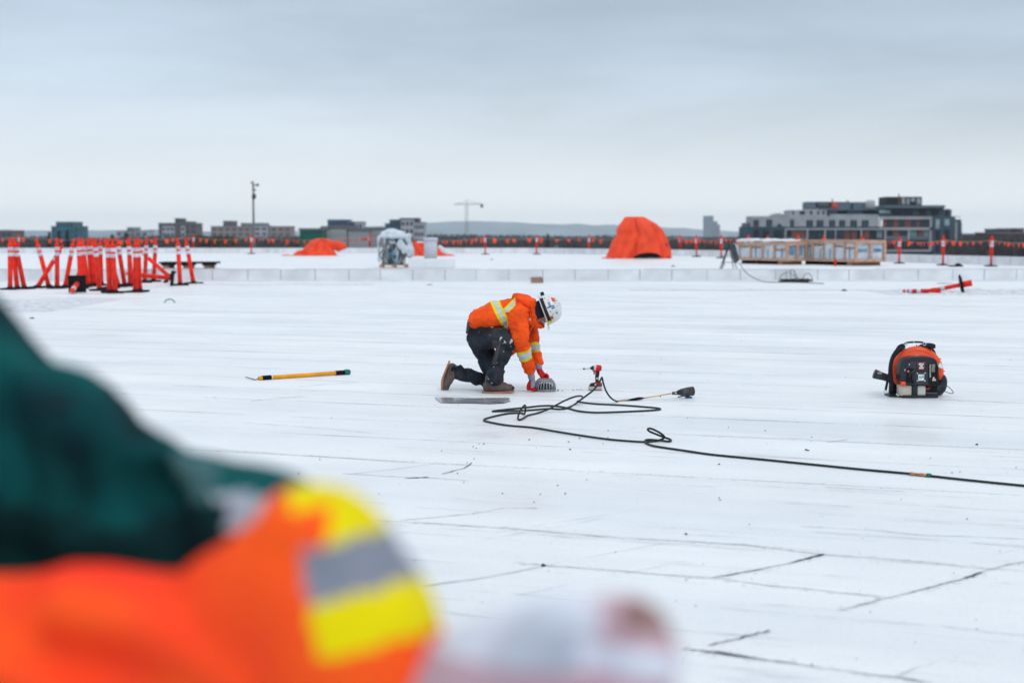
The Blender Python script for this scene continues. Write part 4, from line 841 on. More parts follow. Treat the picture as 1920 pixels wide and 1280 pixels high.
mb = MB(); mb.prism([(-.2, .152), (.08, .152), (.05, .185), (-.19, .175)], -.03, .26); mb.build('flap', M('cardboard_light', (0.46, 0.36, 0.32), 0.85, 0.1, 4), pm); mb = MB(); mb.prism([(.06, .13), (.13, .12), (.2, .02), (.17, .06), (.09, .22)], -.02, .02); mb.build('torn_flap', LUMD, pm)
def scrap(name, px, py, sx, sz, m, label, cat, rz=0, seed=1):
    mb = MB(); rn = random.Random(seed); n = 9; k = FPX / G(px, py).y; w_, h_ = sx / k, sz / k
    pts = [(-w_ / 2 + w_ * i / n, h_ * (0.3 + rn.random() * 0.7) * math.sin(math.pi * (i + .5) / (n + 1))) for i in range(n + 1)]
    mb.prism([(-w_ / 2, .003)] + pts + [(w_ / 2, .003)], -w_ * .22, w_ * .22); return tag(mb.build(name, m, loc=G(px, py)), label, cat)
scrap('yellow_scrap', 806, 534, 13, 2.2, M('olive_yellow', (0.28, 0.25, 0.02), 0.6), 'tiny mustard yellow scrap on the roof before the curb', 'scrap')
scrap('wood_offcut', 1408, 543.5, 12, 2, M('offcut_tan', (0.36, 0.24, 0.12), 0.8), 'short tan wood offcut lying below the folding stand', 'offcut', seed=2)
scrap('black_scrap', 1583, 545.5, 10, 5, RUB, 'small black rubber scrap on the roof below the right crate', 'scrap', seed=3)
scrap('black_heap', 1792, 499.8, 27, 8, RUB, 'dark hump of black netting near the nearest rope posts', 'netting', seed=4)
scrap('black_pot', 1078, 472, 14, 10, RUB, 'black tub by the far parapet left of the big orange tarp', 'tub', seed=5)
scrap('timber_strip', 1835, 527, 60, 2, M('strip_grey', (0.18, 0.17, 0.16), 0.8), 'grey timber strip lying at the foot of the curb at far right', 'offcut', seed=6)
scrap('timber_strip', 1772, 531.5, 32, 2, M('strip_green', (0.20, 0.23, 0.21), 0.8), 'short greenish timber strip before the curb above the fallen post', 'offcut', seed=7)
scrap('dark_crumb', 60, 597, 10, 3, RUB, 'lone dark crumb on the roof near the left slush patch', 'scrap', seed=8)
scrap('grey_plug', 922, 487, 6, 3, M('plug', (0.2, 0.22, 0.24), 0.6), 'small grey plug on the roof under the crane', 'plug', seed=9)
scrap('grey_plug', 1262, 500, 8, 4, M('plug', (0.2, 0.22, 0.24)), 'small grey plug on the roof right below the big tarp', 'plug', seed=10)
t = MB(); t.tube([Vector((0.105 * math.cos(a), 0, 0.0 + 0.075 * math.sin(a))) for a in [math.pi * k / 12 for k in range(13)]], 0.013, 8); tag(t.build('grey_hoop', M('hoop_grey', (0.20, 0.23, 0.27), 0.6), smooth=True, loc=G(318, 567.5, .003)), 'small dark grey hoop standing on the roof below the orange posts', 'hoop')
for px, py, lb in ((1892, 526, 'small dark clamp by the curb at the right edge'),):
    scrap('clamp', px, py, 12, 6, M('clamp_dark', (0.05, 0.055, 0.06), 0.6), lb, 'clamp', seed=13)

# --- yellow pole tool with bent wire hook
a = G(485, 709, .02); b = G(637, 698.5, .025); d = (b - a).normalized()
t = thing('hook_pole', 'yellow pole with black grips, green end cap and bent wire hook', 'pole tool', a)
MB().tube([d * 0.0, d * (b - a).length], 0.021, 12).build('shaft', M('yellow_paint', (0.80, 0.34, 0.012), 0.4, 0.12, 5), t, True)
MB().tube([d * 0.035, d * 0.13], 0.025, 12).build('grip', RUB, t, True); MB().tube([d * ((b - a).length - .05), d * ((b - a).length + .06)], [0.024, 0.024], 12).build('grip', RUB, t, True)
Lb = (b - a).length; MB().tube([d * (Lb + .05), d * (Lb + .07), d * (Lb + .10), d * (Lb + .115)], [0.024, 0.032, 0.031, 0.024], 12).build('end_cap', M('green_cap', (0.01, 0.16, 0.13), 0.5), t, True)
MB().tube([d * 0.13 + Vector((0, 0, 0)), d * .145], 0.0235, 12).build('collar', M('silver_ring', (0.6, 0.62, 0.62), 0.4), t, True)
MB().tube([d * .005, Vector((-.025, 0, -.012)), Vector((-.04, 0, -.014)), Vector((-.15, .12, .0))], 0.005, 6).build('hook', M('hook_steel', (0.08, 0.09, 0.08), 0.4, metal=0.5), t, True)

# --- rubber gas hose
C6 = lambda x, y, z=0.009: G(880 + x / 4.174, 660 + y / 4.174, z)
hose = [(1160, 391, .012), (1120, 368, .03), (1078, 318, .09), (1052, 255, .17), (1040, 203, .235), (1034, 203, .235), (1012, 245, .19), (970, 298, .12), (900, 352, .05), (830, 404, .012), (780, 430), (720, 446), (620, 442), (450, 455), (205, 463), (200, 458), (300, 447), (450, 432), (560, 420), (660, 420),
        (760, 435), (830, 455), (900, 466), (1000, 472), (1150, 468), (1300, 462), (1430, 455), (1488, 448), (1488, 440), (1420, 432), (1200, 415), (1000, 405), (890, 394), (845, 388, .02), (868, 375, .05), (888, 355, .07), (870, 343, .08), (820, 350, .07), (740, 382, .05), (680, 414, .025), (620, 446, .02),
        (540, 475), (460, 494), (425, 515), (396, 528), (380, 515, .03), (396, 462, .10), (430, 417, .14), (440, 425, .14), (436, 470, .07), (428, 490, .03), (400, 476), (300, 480), (200, 500), (128, 520), (115, 532), (150, 545), (300, 572), (500, 590), (680, 620), (900, 655), (1100, 682), (1250, 695), (1370, 701), (1470, 692, .012),
        (1525, 668, .03), (1500, 636, .07), (1430, 600, .11), (1398, 600, .11), (1412, 620, .09), (1510, 660, .04), (1575, 684, .012), (1562, 697), (1490, 690, .02), (1410, 684, .02), (1378, 690), (1385, 710), (1440, 732), (1550, 750), (1700, 772), (1920, 803)]
HQ = [G(880 + h[0] / 4.174, 660 + h[1] / 4.174, .009) for h in hose]; flat_i = [i for i, h in enumerate(hose) if len(h) == 2 or h[2] < .013]; HP = []
for i, h in enumerate(hose):
    if i in flat_i: HP.append(HQ[i]); continue
    i0 = max(k for k in flat_i if k < i); i1 = min(k for k in flat_i if k > i); u_ = (i - i0) / (i1 - i0); Yh = HQ[i0].y * (1 - u_) + HQ[i1].y * u_
    q_ = D(880 + h[0] / 4.174, 660 + h[1] / 4.174, Yh); q_.z = max(q_.z, .009); HP.append(q_)
HP[0] = D(1160.5, 753.3, 12.22); HP = HP + [G(x, y, .009) for x, y in ((1430, 861), (1520, 870), (1620, 880), (1710, 888), (1800, 898), (1930, 911), (2100, 926), (2400, 950))]
HOSE = M('hose_rubber', (0.020, 0.028, 0.030), 0.45, 0.3, 8)
t = thing('gas_hose', 'long black rubber hose looped in a tangle and running off right', 'hose', HP[0]); o = MB().tube([h - HP[0] for h in HP], 0.0076, 8, smooth=6).build('hose', HOSE, t, True)
a = G(1706, 887.5, .011) - HP[0]; b = G(1742, 891, .011) - HP[0]; BRS = M('brass_fitting', (0.42, 0.22, 0.09), 0.35, 0.4, 30, metal=0.6)
mb = MB(); mb.tube([a, a.lerp(b, .15), a.lerp(b, .2), a.lerp(b, .5), a.lerp(b, .55), a.lerp(b, .9)], [.010, .010, .0085, .0085, .0105, .0105], 10); mb.build('coupling', BRS, t, True); MB().tube([a.lerp(b, .9), a.lerp(b, 1.1)], .0135, 10).build('green_ring', M('green_cap', (0.01, 0.16, 0.13)), t, True)

# --- roofing torch
C8 = lambda x, y, z: D(1080 + x / 8, 670 + y / 8, 12.22 + 0.27 * (x - 640) / 1110) if z else G(1080 + x / 8, 670 + y / 8)
t0 = C8(640, 668, .012); t = thing('roofing_torch', 'gas roofing torch with yellow wand and sooty black bell', 'torch', t0); tp = lambda x, y, z: C8(x, y, z) - t0
SOOT = M('sooty_steel', (0.035, 0.037, 0.042), 0.55, 0.5, 18, metal=0.3, bump=0.3, c2=(0.10, 0.095, 0.10)); BRW = M('brass_wand', (0.55, 0.30, 0.06), 0.4, 0.25, 20)
MB().tube([tp(1010, 610, .028), tp(1150, 588, .036), tp(1300, 562, .044), tp(1460, 536, .055)], .005, 8).build('wand', BRW, t, True)
MB().tube([tp(800, 640, .018), tp(860, 632, .022), tp(940, 615, .028), tp(1010, 608, .03)], [.010, .013, .013, .007], 10).build('handle', RUB, t, True)
MB().tube([tp(890, 645, .012), tp(930, 636, .014), tp(1000, 622, .02)], [.003, .008, .004], 8).build('lever', M('steel_lever', (0.45, 0.47, 0.5), 0.35, metal=0.6), t, True)
mb = MB()
for i in range(4): mb.tube([tp(632 + 34 * i, 664 - 5 * i, .012), tp(656 + 34 * i, 660 - 5 * i, .012)], [.012, .013], 10)
mb.tube([tp(632, 668, .012), tp(780, 643, .014)], .0075, 10); mb.build('brass_coupling', BRS, t, True); MB().tube([tp(780, 643, .014), tp(806, 640, .016)], .0115, 10).build('green_ring', MATS['green_cap'], t, True)
MB().tube([tp(1265, 572, .045), tp(1268, 595, .02)], .006, 6).build('rest_peg', BRW, t)
mb = MB(); mb.tube([tp(1460, 522, .065), tp(1535, 518, .066)], .006, 6); mb.tube([tp(1460, 548, .045), tp(1535, 552, .044)], .006, 6); mb.tube([tp(1445, 536, .055), tp(1475, 533, .055)], .013, 8); mb.build('yoke', SOOT, t)
ax = [tp(1528, 528, .052), tp(1580, 520, .054), tp(1660, 512, .056), tp(1735, 505, .058), tp(1752, 504, .058)]
bl = MB(); bl.tube(ax, [.020, .030, .038, .040, .042], 18); bell = bl.build('bell', SOOT, t, True)
MB().tube([ax[-1], ax[-1] + (ax[-1] - ax[-2]) * .12], [.036, .034], 16).build('bell_mouth', M('black_inside', (0.01, 0.01, 0.01), 0.9), bell)
mb = MB(); mb.tube([tp(1530, 592, .012), tp(1600, 578, .02), tp(1700, 572, .02)], .006, 6); mb.build('stand_wire', SOOT, t)
MB().tube([tp(1650, 590, .016), tp(1730, 615, .016)], [.014, .018], 12).build('blue_grip', M('blue_grip', (0.02, 0.10, 0.24), 0.5), t, True)

# --- cordless impact driver standing on its battery
p = C8(290, 490, 0); k8 = 8 * FPX / p.y; q = lambda x, y, yy=0: Vector(((x - 290) / k8, yy, (490 - y) / k8))
RED = M('tool_red', (0.62, 0.018, 0.02), 0.4, 0.15, 20); BLK = M('tool_black', (0.022, 0.024, 0.026), 0.55, 0.3, 20); SIL = M('tool_silver', (0.55, 0.56, 0.58), 0.35, 0.1, 10, metal=0.4)
t = thing('impact_driver', 'red and black cordless driver standing upright on its battery', 'power tool', p)
mb = MB(); mb.tube([q(298, 155), q(330, 156), q(365, 157), q(384, 158)], [.030, .031, .029, .016], 16, smooth=2); mb.build('motor_housing', RED, t, True)
mb = MB(); mb.tube([q(262, 152), q(300, 154)], [.026, .030], 16); mb.build('gear_case', SIL, t, True)
mb = MB(); mb.tube([q(212, 158), q(228, 157), q(262, 153)], [.009, .014, .0255], 14); nose = mb.build('nose', BLK, t, True)
MB().tube([q(125, 168), q(215, 158)], .0028, 8).build('bit_shaft', M('tool_steel', (0.25, 0.24, 0.2), 0.35, metal=0.8), nose, True); MB().tube([q(104, 166), q(128, 168)], [.007, .008], 8).build('socket', BLK, nose, True)
mb = MB(); mb.prism([(q(245, 190).x, q(0, 190).z), (q(345, 185).x, q(0, 185).z), (q(335, 215).x, q(0, 215).z), (q(300, 260).x, q(0, 260).z), (q(286, 262).x, q(0, 262).z), (q(285, 215).x, q(0, 215).z), (q(250, 212).x, q(0, 212).z)], -.014, .014); mb.build('upper_grip', RED, t)
mb = MB(); mb.tube([q(322, 195), q(320, 250), q(312, 300), q(316, 345), q(322, 372)], [.020, .019, .017, .016, .022], 14, smooth=3, flat=1.0); mb.build('grip', BLK, t, True)
mb = MB(); mb.box(q(262, 0).x, q(278, 0).x, -.009, .009, q(0, 252).z, q(0, 216).z, bev=.003); mb.build('trigger', BLK, t)
MB().box(q(298, 0).x, q(330, 0).x, -.0175, .0175, q(0, 326).z, q(0, 296).z, bev=.004).build('name_strip', SIL, t)
mb = MB(); mb.prism([(q(200, 425).x, q(0, 425).z), (q(215, 392).x, q(0, 392).z), (q(265, 378).x, q(0, 378).z), (q(385, 378).x, q(0, 378).z), (q(390, 425).x, q(0, 425).z)], -.034, .034); mb.build('tool_foot', BLK, t)
mb = MB(); mb.prism([(q(262, 415).x, q(0, 415).z), (q(280, 385).x, q(0, 385).z), (q(320, 366).x, q(0, 366).z), (q(378, 372).x, q(0, 372).z), (q(372, 405).x, q(0, 405).z)], -.037, .037); mb.build('foot_cover', RED, t)
MB().box(q(188, 0).x, q(386, 0).x, -.036, .036, .006, q(0, 428).z, bev=.005).build('battery', M('battery_grey', (0.42, 0.42, 0.41), 0.5, 0.1, 20), t); MB().box(q(192, 0).x, q(384, 0).x, -.033, .033, .001, .0065).build('battery_sole', BLK, t)
MB().ball(q(286, 400, -.038), (.008, .004, .008)).build('screw', SIL, t, True)

# --- backpack blower
p = G(1612 + 820 / 8.535, 620 + 1075 / 8.535, 0); p = p * ((p.y + .12) / p.y); kb = 8.535 * FPX / (p.y); q = lambda x, y, yy=0: Vector(((x - 820) / kb, yy, (1075 - y) / kb))
pz = lambda L_: [(q(x, y).x, q(x, y).z) for x, y in L_]
t = thing('backpack_blower', 'orange and black backpack leaf blower standing on the white roof', 'leaf blower', p)
OB = M('blower_orange', (0.78, 0.085, 0.025), 0.35, 0.08, 12, coat=0.2); DKB = M('blower_black', (0.018, 0.023, 0.030), 0.42, 0.2, 12, spec=0.3); STR = M('strap_webbing', (0.025, 0.024, 0.032), 0.85, 0.3, 40, bump=0.3); TANK = M('milky_tank', (0.55, 0.58, 0.57), 0.4, 0.25, 9, c2=(0.52, 0.40, 0.27))
# scroll housing: a disc with a growing outlet tube
mb = MB(); c_ = q(905, 690)
ang = [R(a) for a in range(235, -28, -12)]; pts = []; rad = []
for i, a in enumerate(ang):
    f = i / (len(ang) - 1); rc_ = (300 + 70 * f) / kb; pts.append(c_ + Vector((math.cos(a) * rc_, 0.05, math.sin(a) * rc_))); rad.append((62 + 34 * f) / kb)
mb.tube(pts, rad, 20); T_ = Matrix.Translation(c_ + Vector((0, .05, 0))) @ Matrix.Rotation(R(90), 4, 'X'); mb.lathe([(.01, -.05), (.19, -.05), (.20, 0), (.19, .05), (.01, .05)], 32, mat=T_); sc_ = mb.build('scroll_housing', OB, t, True)
for a in (205, 170, 118, 88, 55, 28, 2):
    a_ = R(a); f = (235 - a) / 262; rr = (300 + 70 * f + 62 + 34 * f) / kb; c2_ = c_ + Vector((math.cos(a_) * rr, .05, math.sin(a_) * rr)); MB().tube([c2_ - Vector((math.cos(a_), 0, math.sin(a_))) * .004, c2_ + Vector((math.cos(a_), 0, math.sin(a_))) * .012], .006, 8).build('housing_lug', OB, sc_)
e0, e1 = pts[-2], pts[-1]
mb = MB(); mb.tube([e1 + (e0 - e1) * .2, q(1325, 800, .05), q(1335, 880, .04), q(1290, 950, .0), q(1200, 975, -.02)], [.049, .047, .046, .045, .042], 18, smooth=5); el = mb.build('elbow_tube', M('tube_black', (0.022, 0.026, 0.03), 0.45, 0.2, 20), t, True)
mb = MB()
for f in (.0, .035, .07, .10): cc = q(1215, 972, -.02) + Vector((-.0, 0, 0)); 
mb.tube([q(1395, 905, .03), q(1430, 925, .0), q(1490, 1005, -.02), q(1440, 1020, -.02), q(1350, 990, -.02), q(1260, 985, -.03), q(1212, 925, -.05)], .003, 6, smooth=5); mb.build('throttle_cable', STR, t, True)
mb = MB(); mb.tube([q(1185, 930, -.05), q(1240, 1000, -.02), q(1300, 1010, .02)], [.020, .035, .03], 14); mb.build('bellows', DKB, t, True)
mb = MB(); mb.tube([q(262, 722, .05), q(300, 735, .05), q(400, 765, .06), q(520, 800, .08)], [.041, .040, .034, .034], 18); nz_ = mb.build('nozzle', M('tube_grey', (0.06, 0.07, 0.075), 0.5, 0.2, 10), t, True)
MB().tube([q(246, 716, .05), q(266, 723, .05)], [.042, .0425], 18).build('nozzle_rim', DKB, nz_, True); MB().box(q(275, 0).x, q(350, 0).x, .008, .013, q(0, 715).z, q(0, 685).z).build('warning_label', M('label_tan', (0.42, 0.30, 0.26), 0.6, 0.5, 60), nz_)
# engine cover: rounded slab facing us
out_ = [(560, 620), (575, 540), (600, 470), (640, 440), (760, 415), (1000, 410), (1090, 430), (1140, 470), (1165, 560), (1180, 700), (1185, 870), (1000, 885), (990, 868), (650, 860), (640, 800), (565, 800)]
cv = MB(); cv.prism(pz(out_), -.15, -.02); cvo = cv.build('engine_cover', DKB, t)
bv = cvo.modifiers.new('b', 'BEVEL'); bv.width = .012; bv.segments = 3
def plate(name, L_, y0, y1, m, par): return MB().prism(pz(L_), y0, y1).build(name, m, par)
plate('cover_recess', [(660, 560), (700, 500), (820, 480), (820, 650), (1000, 650), (1000, 850), (665, 845)], -.1545, -.1505, M('cover_dull', (0.045, 0.054, 0.064), 0.5, 0.15, 10), cvo)
plate('starter_housing', [(665, 600), (690, 580), (790, 610), (790, 830), (700, 835), (665, 810)], -.158, -.1546, M('deep_black', (0.010, 0.011, 0.013), 0.6), cvo)
MB().tube([q(690, 700, -.165), q(750, 655, -.168), q(800, 610, -.165)], [.012, .014, .010], 8).build('starter_grip', DKB, cvo, True); MB().tube([q(750, 655, -.166), q(765, 760, -.164), q(800, 820, -.162)], [.010, .014, .012], 8).build('starter_arm', DKB, cvo, True)
MB().lathe([(.009, 0), (.010, .004), (.008, .006)], 12, mat=Matrix.Translation(q(687, 643, -.158)) @ Matrix.Rotation(R(90), 4, 'X')).build('stop_button', M('button_red', (0.8, 0.15, 0.12), 0.4), cvo, True); MB().lathe([(.008, 0), (.008, .005)], 10, mat=Matrix.Translation(q(715, 728, -.158)) @ Matrix.Rotation(R(90), 4, 'X')).build('choke_knob', M('dull_red', (0.16, 0.02, 0.02), 0.5), cvo)
plate('badge', [(830, 498), (960, 492), (945, 555), (945, 610), (845, 615), (838, 555)], -.1575, -.1546, M('badge_red', (0.60, 0.06, 0.05), 0.4), cvo)
plate('badge_field', [(838, 503), (952, 498), (937, 555), (937, 603), (852, 607), (846, 555)], -.1590, -.1576, M('badge_black', (0.02, 0.02, 0.025), 0.4), cvo)
plate('badge_mark', [(850, 512), (935, 510), (925, 545), (905, 556), (925, 568), (930, 600), (858, 602), (860, 570), (885, 556), (858, 545)], -.1603, -.1591, M('badge_white', (0.68, 0.70, 0.72), 0.4), cvo)
for a, b in ((528, 536), (575, 582)): plate('badge_stripe', [(868, a), (918, a), (918, b), (868, b)], -.1612, -.1604, MATS['badge_black'], cvo)
plate('round_mark_label', [(848, 690), (942, 690), (945, 788), (850, 790)], -.1575, -.1546, M('label_white', (0.70, 0.72, 0.72), 0.5), cvo)
fc_ = bpy.data.curves.new('label_lettering', 'FONT'); fc_.body = 'eA'; fc_.size = .040; fc_.extrude = .0006; fo = bpy.data.objects.new('label_lettering', fc_); col.objects.link(fo)
bpy.context.view_layer.update(); me = bpy.data.meshes.new_from_object(fo.evaluated_get(bpy.context.evaluated_depsgraph_get())); bpy.data.objects.remove(fo)
fo = bpy.data.objects.new('label_lettering', me); col.objects.link(fo); me.materials.append(M('label_green', (0.01, 0.22, 0.15), 0.5)); fo.parent = cvo; fo.location = q(862, 752, -.1585); fo.rotation_euler = (R(90), 0, 0)
for x, y in ((835, 673), (955, 672), (835, 795), (957, 794)): MB().ball(q(x, y, -.156), (.0062, .004, .0062), 10).build('screw', M('badge_white', (0.68, 0.70, 0.72)), cvo, True)
MB().ball(q(706, 532, -.154), (.005, .003, .006), 8).build('screw', MATS['badge_white'], cvo); MB().ball(q(638, 620, -.152), (.0035, .003, .011), 8).build('screw', MATS['badge_white'], cvo)
plate('vent_opening', [(1012, 515), (1135, 515), (1150, 690), (1150, 865), (1030, 865), (1015, 740)], -.1545, -.1505, MATS['deep_black'], cvo)
for i in range(9): plate('grille_bar', [(1058, 530 + i * 14), (1112, 530 + i * 14), (1112, 538 + i * 14), (1058, 538 + i * 14)], -.158, -.1546, M('grille_grey', (0.30, 0.30, 0.28), 0.5, 0.2, 30), cvo)
plate('grille_bar', [(1025, 530), (1045, 530), (1052, 740), (1030, 740)], -.157, -.1546, MATS['grille_grey'], cvo)
plate('spark_label', [(1075, 760), (1130, 760), (1132, 795), (1072, 795)], -.1565, -.1546, M('label_cream', (0.55, 0.42, 0.34), 0.5, 0.4, 60), cvo); plate('spark_label', [(1085, 735), (1108, 735), (1108, 755), (1085, 755)], -.1565, -.1546, MATS['badge_white'], cvo)
plate('hinge_strip', [(1150, 540), (1165, 540), (1180, 870), (1150, 870)], -.1565, -.1546, M('black_gloss', (0.015, 0.016, 0.018), 0.3), cvo)
tk = MB().box(q(572, 0).x, q(768, 0).x, -.13, -.02, q(0, 1040).z, q(0, 866).z, bev=.014).build('fuel_tank', TANK, t, True); MB().tube([q(606, 872, -.165), q(606, 803, -.165)], [.024, .022], 16).build('fuel_cap', OB, tk, True)
MB().box(q(856, 0).x, q(992, 0).x, -.13, -.02, q(0, 1038).z, q(0, 872).z, bev=.014).build('fuel_tank', TANK, t, True); plate('tank_bracket', [(772, 862), (852, 862), (850, 1040), (775, 1040)], -.128, -.03, DKB, t)
mb = MB(); mb.box(q(628, 0).x, q(1185, 0).x, -.14, .10, .002, q(0, 1032).z, bev=.006); mb.tube([q(1000, 1010, -.10), q(1180, 1020, -.10)], .022, 12); mb.box(q(445, 0).x, q(640, 0).x, -.06, .12, .002, q(0, 1040).z, bev=.004); mb.build('base_frame', DKB, t)
mb = MB(); mb.prism(pz([(520, 1040), (540, 560), (640, 330), (1080, 300), (1170, 560), (1185, 1040)]), .11, .135); mb.build('back_plate', DKB, t); mb = MB(); mb.prism(pz([(1005, 905), (1190, 880), (1190, 1000), (1005, 1010)]), -.10, .05); mb.build('carburettor', MATS['deep_black'], t); plate('red_duct', [(1005, 912), (1088, 905), (1050, 945), (1005, 955)], -.106, -.1001, M('dull_orange', (0.50, 0.04, 0.02), 0.4), t)
sb = thing  # straps, webbing ribbons
def ribbon(name, P_, w_, th, m, par):
    pts, _ = spline([Vector(p_) for p_ in P_], [0] * len(P_), 5); mb = MB(); vs = []; k_ = len(pts)
    for i, p_ in enumerate(pts):
        tt = (pts[min(i + 1, k_ - 1)] - pts[max(i - 1, 0)]).normalized(); u = Vector((0, 1, 0)) ; n_v = tt.cross(u).normalized()
        sd = (u * .45 + n_v * .9).normalized(); n2 = tt.cross(sd).normalized(); vs += [p_ + sd * w_ / 2 + n2 * th / 2, p_ - sd * w_ / 2 + n2 * th / 2, p_ - sd * w_ / 2 - n2 * th / 2, p_ + sd * w_ / 2 - n2 * th / 2]
    fs = [(i * 4 + a, i * 4 + (a + 1) % 4, i * 4 + 4 + (a + 1) % 4, i * 4 + 4 + a) for i in range(k_ - 1) for a in range(4)] + [(0, 1, 2, 3), tuple(4 * k_ - 4 + a for a in range(4))]
    mb.add(vs, fs); return mb.build(name, m, par)
s1 = ribbon('shoulder_strap', [q(740, 300, .1), q(690, 250, .04), (q(600, 270, -.01)), q(545, 340, -.04), q(480, 440, -.06), q(448, 600, -.07), q(415, 760, -.07), q(382, 960, -.06)], .026, .004, STR, t)
MB().tube([q(380, 965, -.06) + Vector((.014 * math.cos(a), 0, .013 * math.sin(a) - .012)) for a in [i * .5236 for i in range(13)]], .003, 6).build('ring', SIL, s1, True)
mb = MB(); mb.loft([(q(700, 285, .06), .018, .03), (q(595, 325, .01), .017, .03), (q(505, 440, -.02), .017, .03), (q(468, 580, -.03), .017, .03), (q(470, 740, -.03), .020, .03), (q(490, 880, -.02), .020, .03), (q(500, 1000, .0), .016, .02)], 12); mb.build('padded_strap', STR, t, True)
ribbon('top_handle', [q(700, 270, .05), q(740, 220, .05), q(870, 205, .05), q(1000, 210, .05), q(1080, 240, .05)], .016, .006, STR, t)
for x in (730, 1035): MB().tube([q(x, 232, .03) + Vector((.014 * math.cos(a), 0, .013 * math.sin(a))) for a in [i * .5236 for i in range(13)]], .0035, 6).build('buckle', BAND, t, True)
MB().box(q(860, 0).x, q(880, 0).x, .035, .065, q(0, 218).z, q(0, 196).z, bev=.002).build('handle_tag', M('label_cream', (0.55, 0.42, 0.34)), t)
mb = MB(); mb.loft([(q(960, 290, .08), .012, .03), (q(1050, 265, .06), .024, .03), (q(1130, 265, .05), .026, .03), (q(1190, 270, .04), .022, .02)], 10); mb.loft([(q(1120, 290, .10), .018, .03), (q(1200, 340, .11), .018, .03), (q(1250, 410, .12), .012, .03)], 10); mb.box(q(1120, 0).x, q(1200, 0).x, .0, .04, q(0, 300).z, q(0, 235).z, bev=.004); mb.build('strap_bundle', STR, t, True)
plate('side_label', [(1240, 570), (1280, 560), (1290, 515), (1310, 530), (1350, 590), (1300, 625), (1255, 600)], -.0, .0, MATS['label_white'], t) if False else None
lb = MB(); pc = q(1300, 575); lb.prism([(-.030, -.012), (-.012, -.016), (.014, -.030), (.030, -.010), (.010, .018), (-.004, .030), (-.010, .012), (-.024, .010)], -.002, .002); lo = lb.build('side_label', MATS['label_white'], t); lo.location = pc + Vector((-.012, -.004, 0)); lo.rotation_euler = (R(-8), 0, R(12))
mb = MB()
for i in range(3): mb.ball(q(545 + i * 22, 1020 + (i % 2) * 20, -.10), (.010, .008, .009), 8)
mb.build('snow_clod', MATS['badge_white'], t, True)
# ================================================================ KNEELING WORKER
WO = G(932.7, 733.0); KS = 5.817 * FPX / WO.y                 # crop pixels per metre at the worker
W = lambda x, y, yy=0: Vector(((x - 830) / KS, yy, (1180 - y) / KS))
def cloth_mat(name, c, rough=.8, var=.22, bump=.8):
    return M(name, c, rough, var, 8, bump=bump, bscale=14, spec=.08, det=7)
HV = cloth_mat('hi_vis_orange', (0.86, 0.085, 0.012)); YEL = M('hi_vis_yellow', (0.66, 0.60, 0.02), 0.6, 0.1, 8); SLV = M('reflective_silver', (0.50, 0.50, 0.56), 0.35, 0.1, 12)
PANT = M('dark_work_cloth', (0.046, 0.050, 0.064), 0.85, 0.4, 8, bump=.9, bscale=14, c2=(0.012, 0.015, 0.022), spec=.08, det=7); BOOT = M('worn_leather', (0.115, 0.082, 0.075), 0.7, 0.3, 9, bump=.3); SOLE = M('crepe_sole', (0.36, 0.185, 0.12), 0.8, 0.15, 10)
SKIN = M('skin', (0.42, 0.20, 0.14), 0.5, 0.08, 20); NAVY = M('navy_knit', (0.016, 0.018, 0.028), 0.9, 0.3, 14, bump=.4); GLR = M('glove_red', (0.44, 0.008, 0.014), 0.6, 0.2, 12, bump=.3); GLG = M('glove_grey', (0.24, 0.25, 0.30), 0.8, 0.15, 20)
REDW = M('hi_vis_shell', (0.70, 0.03, 0.02), 0.8, 0.1, 6)
# head frame
hu = Vector((0.92, -0.05, 0.36)).normalized(); hf = Vector((0.34, -0.18, -0.92)); hf = (hf - hu * hf.dot(hu)).normalized(); hs = hu.cross(hf).normalized(); hc = W(1305, 318, .0)
HM_ = Matrix((hf, hs, hu)).transposed()
H = lambda f, s_, u: hc + hf * f + hs * s_ + hu * u
# -- body, one continuous mesh
b = MB()
b.loft([(W(610, 500), .06, .12), (W(700, 430), .075, .12), (W(860, 365), .09, .14), (W(1020, 330), .09, .16), (W(1110, 320), .07, .13)], 18)
b.loft([(W(1110, 300), .06, .06), (W(1230, 300), .055, .055), (W(1290, 310), .06, .06)], 14)
hd = MB(); b.ball(H(0, 0, .01), (.095, .072, .105), 20, mat=HM_); b.ball(H(.035, 0, -.06), (.055, .055, .06), 16, mat=HM_); b.ball(H(.062, 0, -.098), (.024, .028, .022), 12, mat=HM_)
b.loft([(H(.085, 0, .005), .010, .009), (H(.104, 0, -.025), .013, .013), (H(.112, 0, -.042), .014, .016)], 10)
b.loft([(H(.086, -.02, -.066), .007, .007), (H(.093, 0, -.066), .008, .007), (H(.086, .02, -.066), .007, .007)], 8, ref=(0, 0, 1)); b.loft([(H(.086, -.02, -.078), .007, .007), (H(.091, 0, -.079), .009, .007), (H(.086, .02, -.078), .007, .007)], 8, ref=(0, 0, 1))
for sg in (-1, 1): b.ball(H(0, .073 * sg, -.01), (.016, .01, .03), 10, mat=HM_); b.loft([(H(.082, .012 * sg, .03), .008, .008), (H(.086, .035 * sg, .034), .009, .008), (H(.072, .055 * sg, .03), .007, .007)], 8)
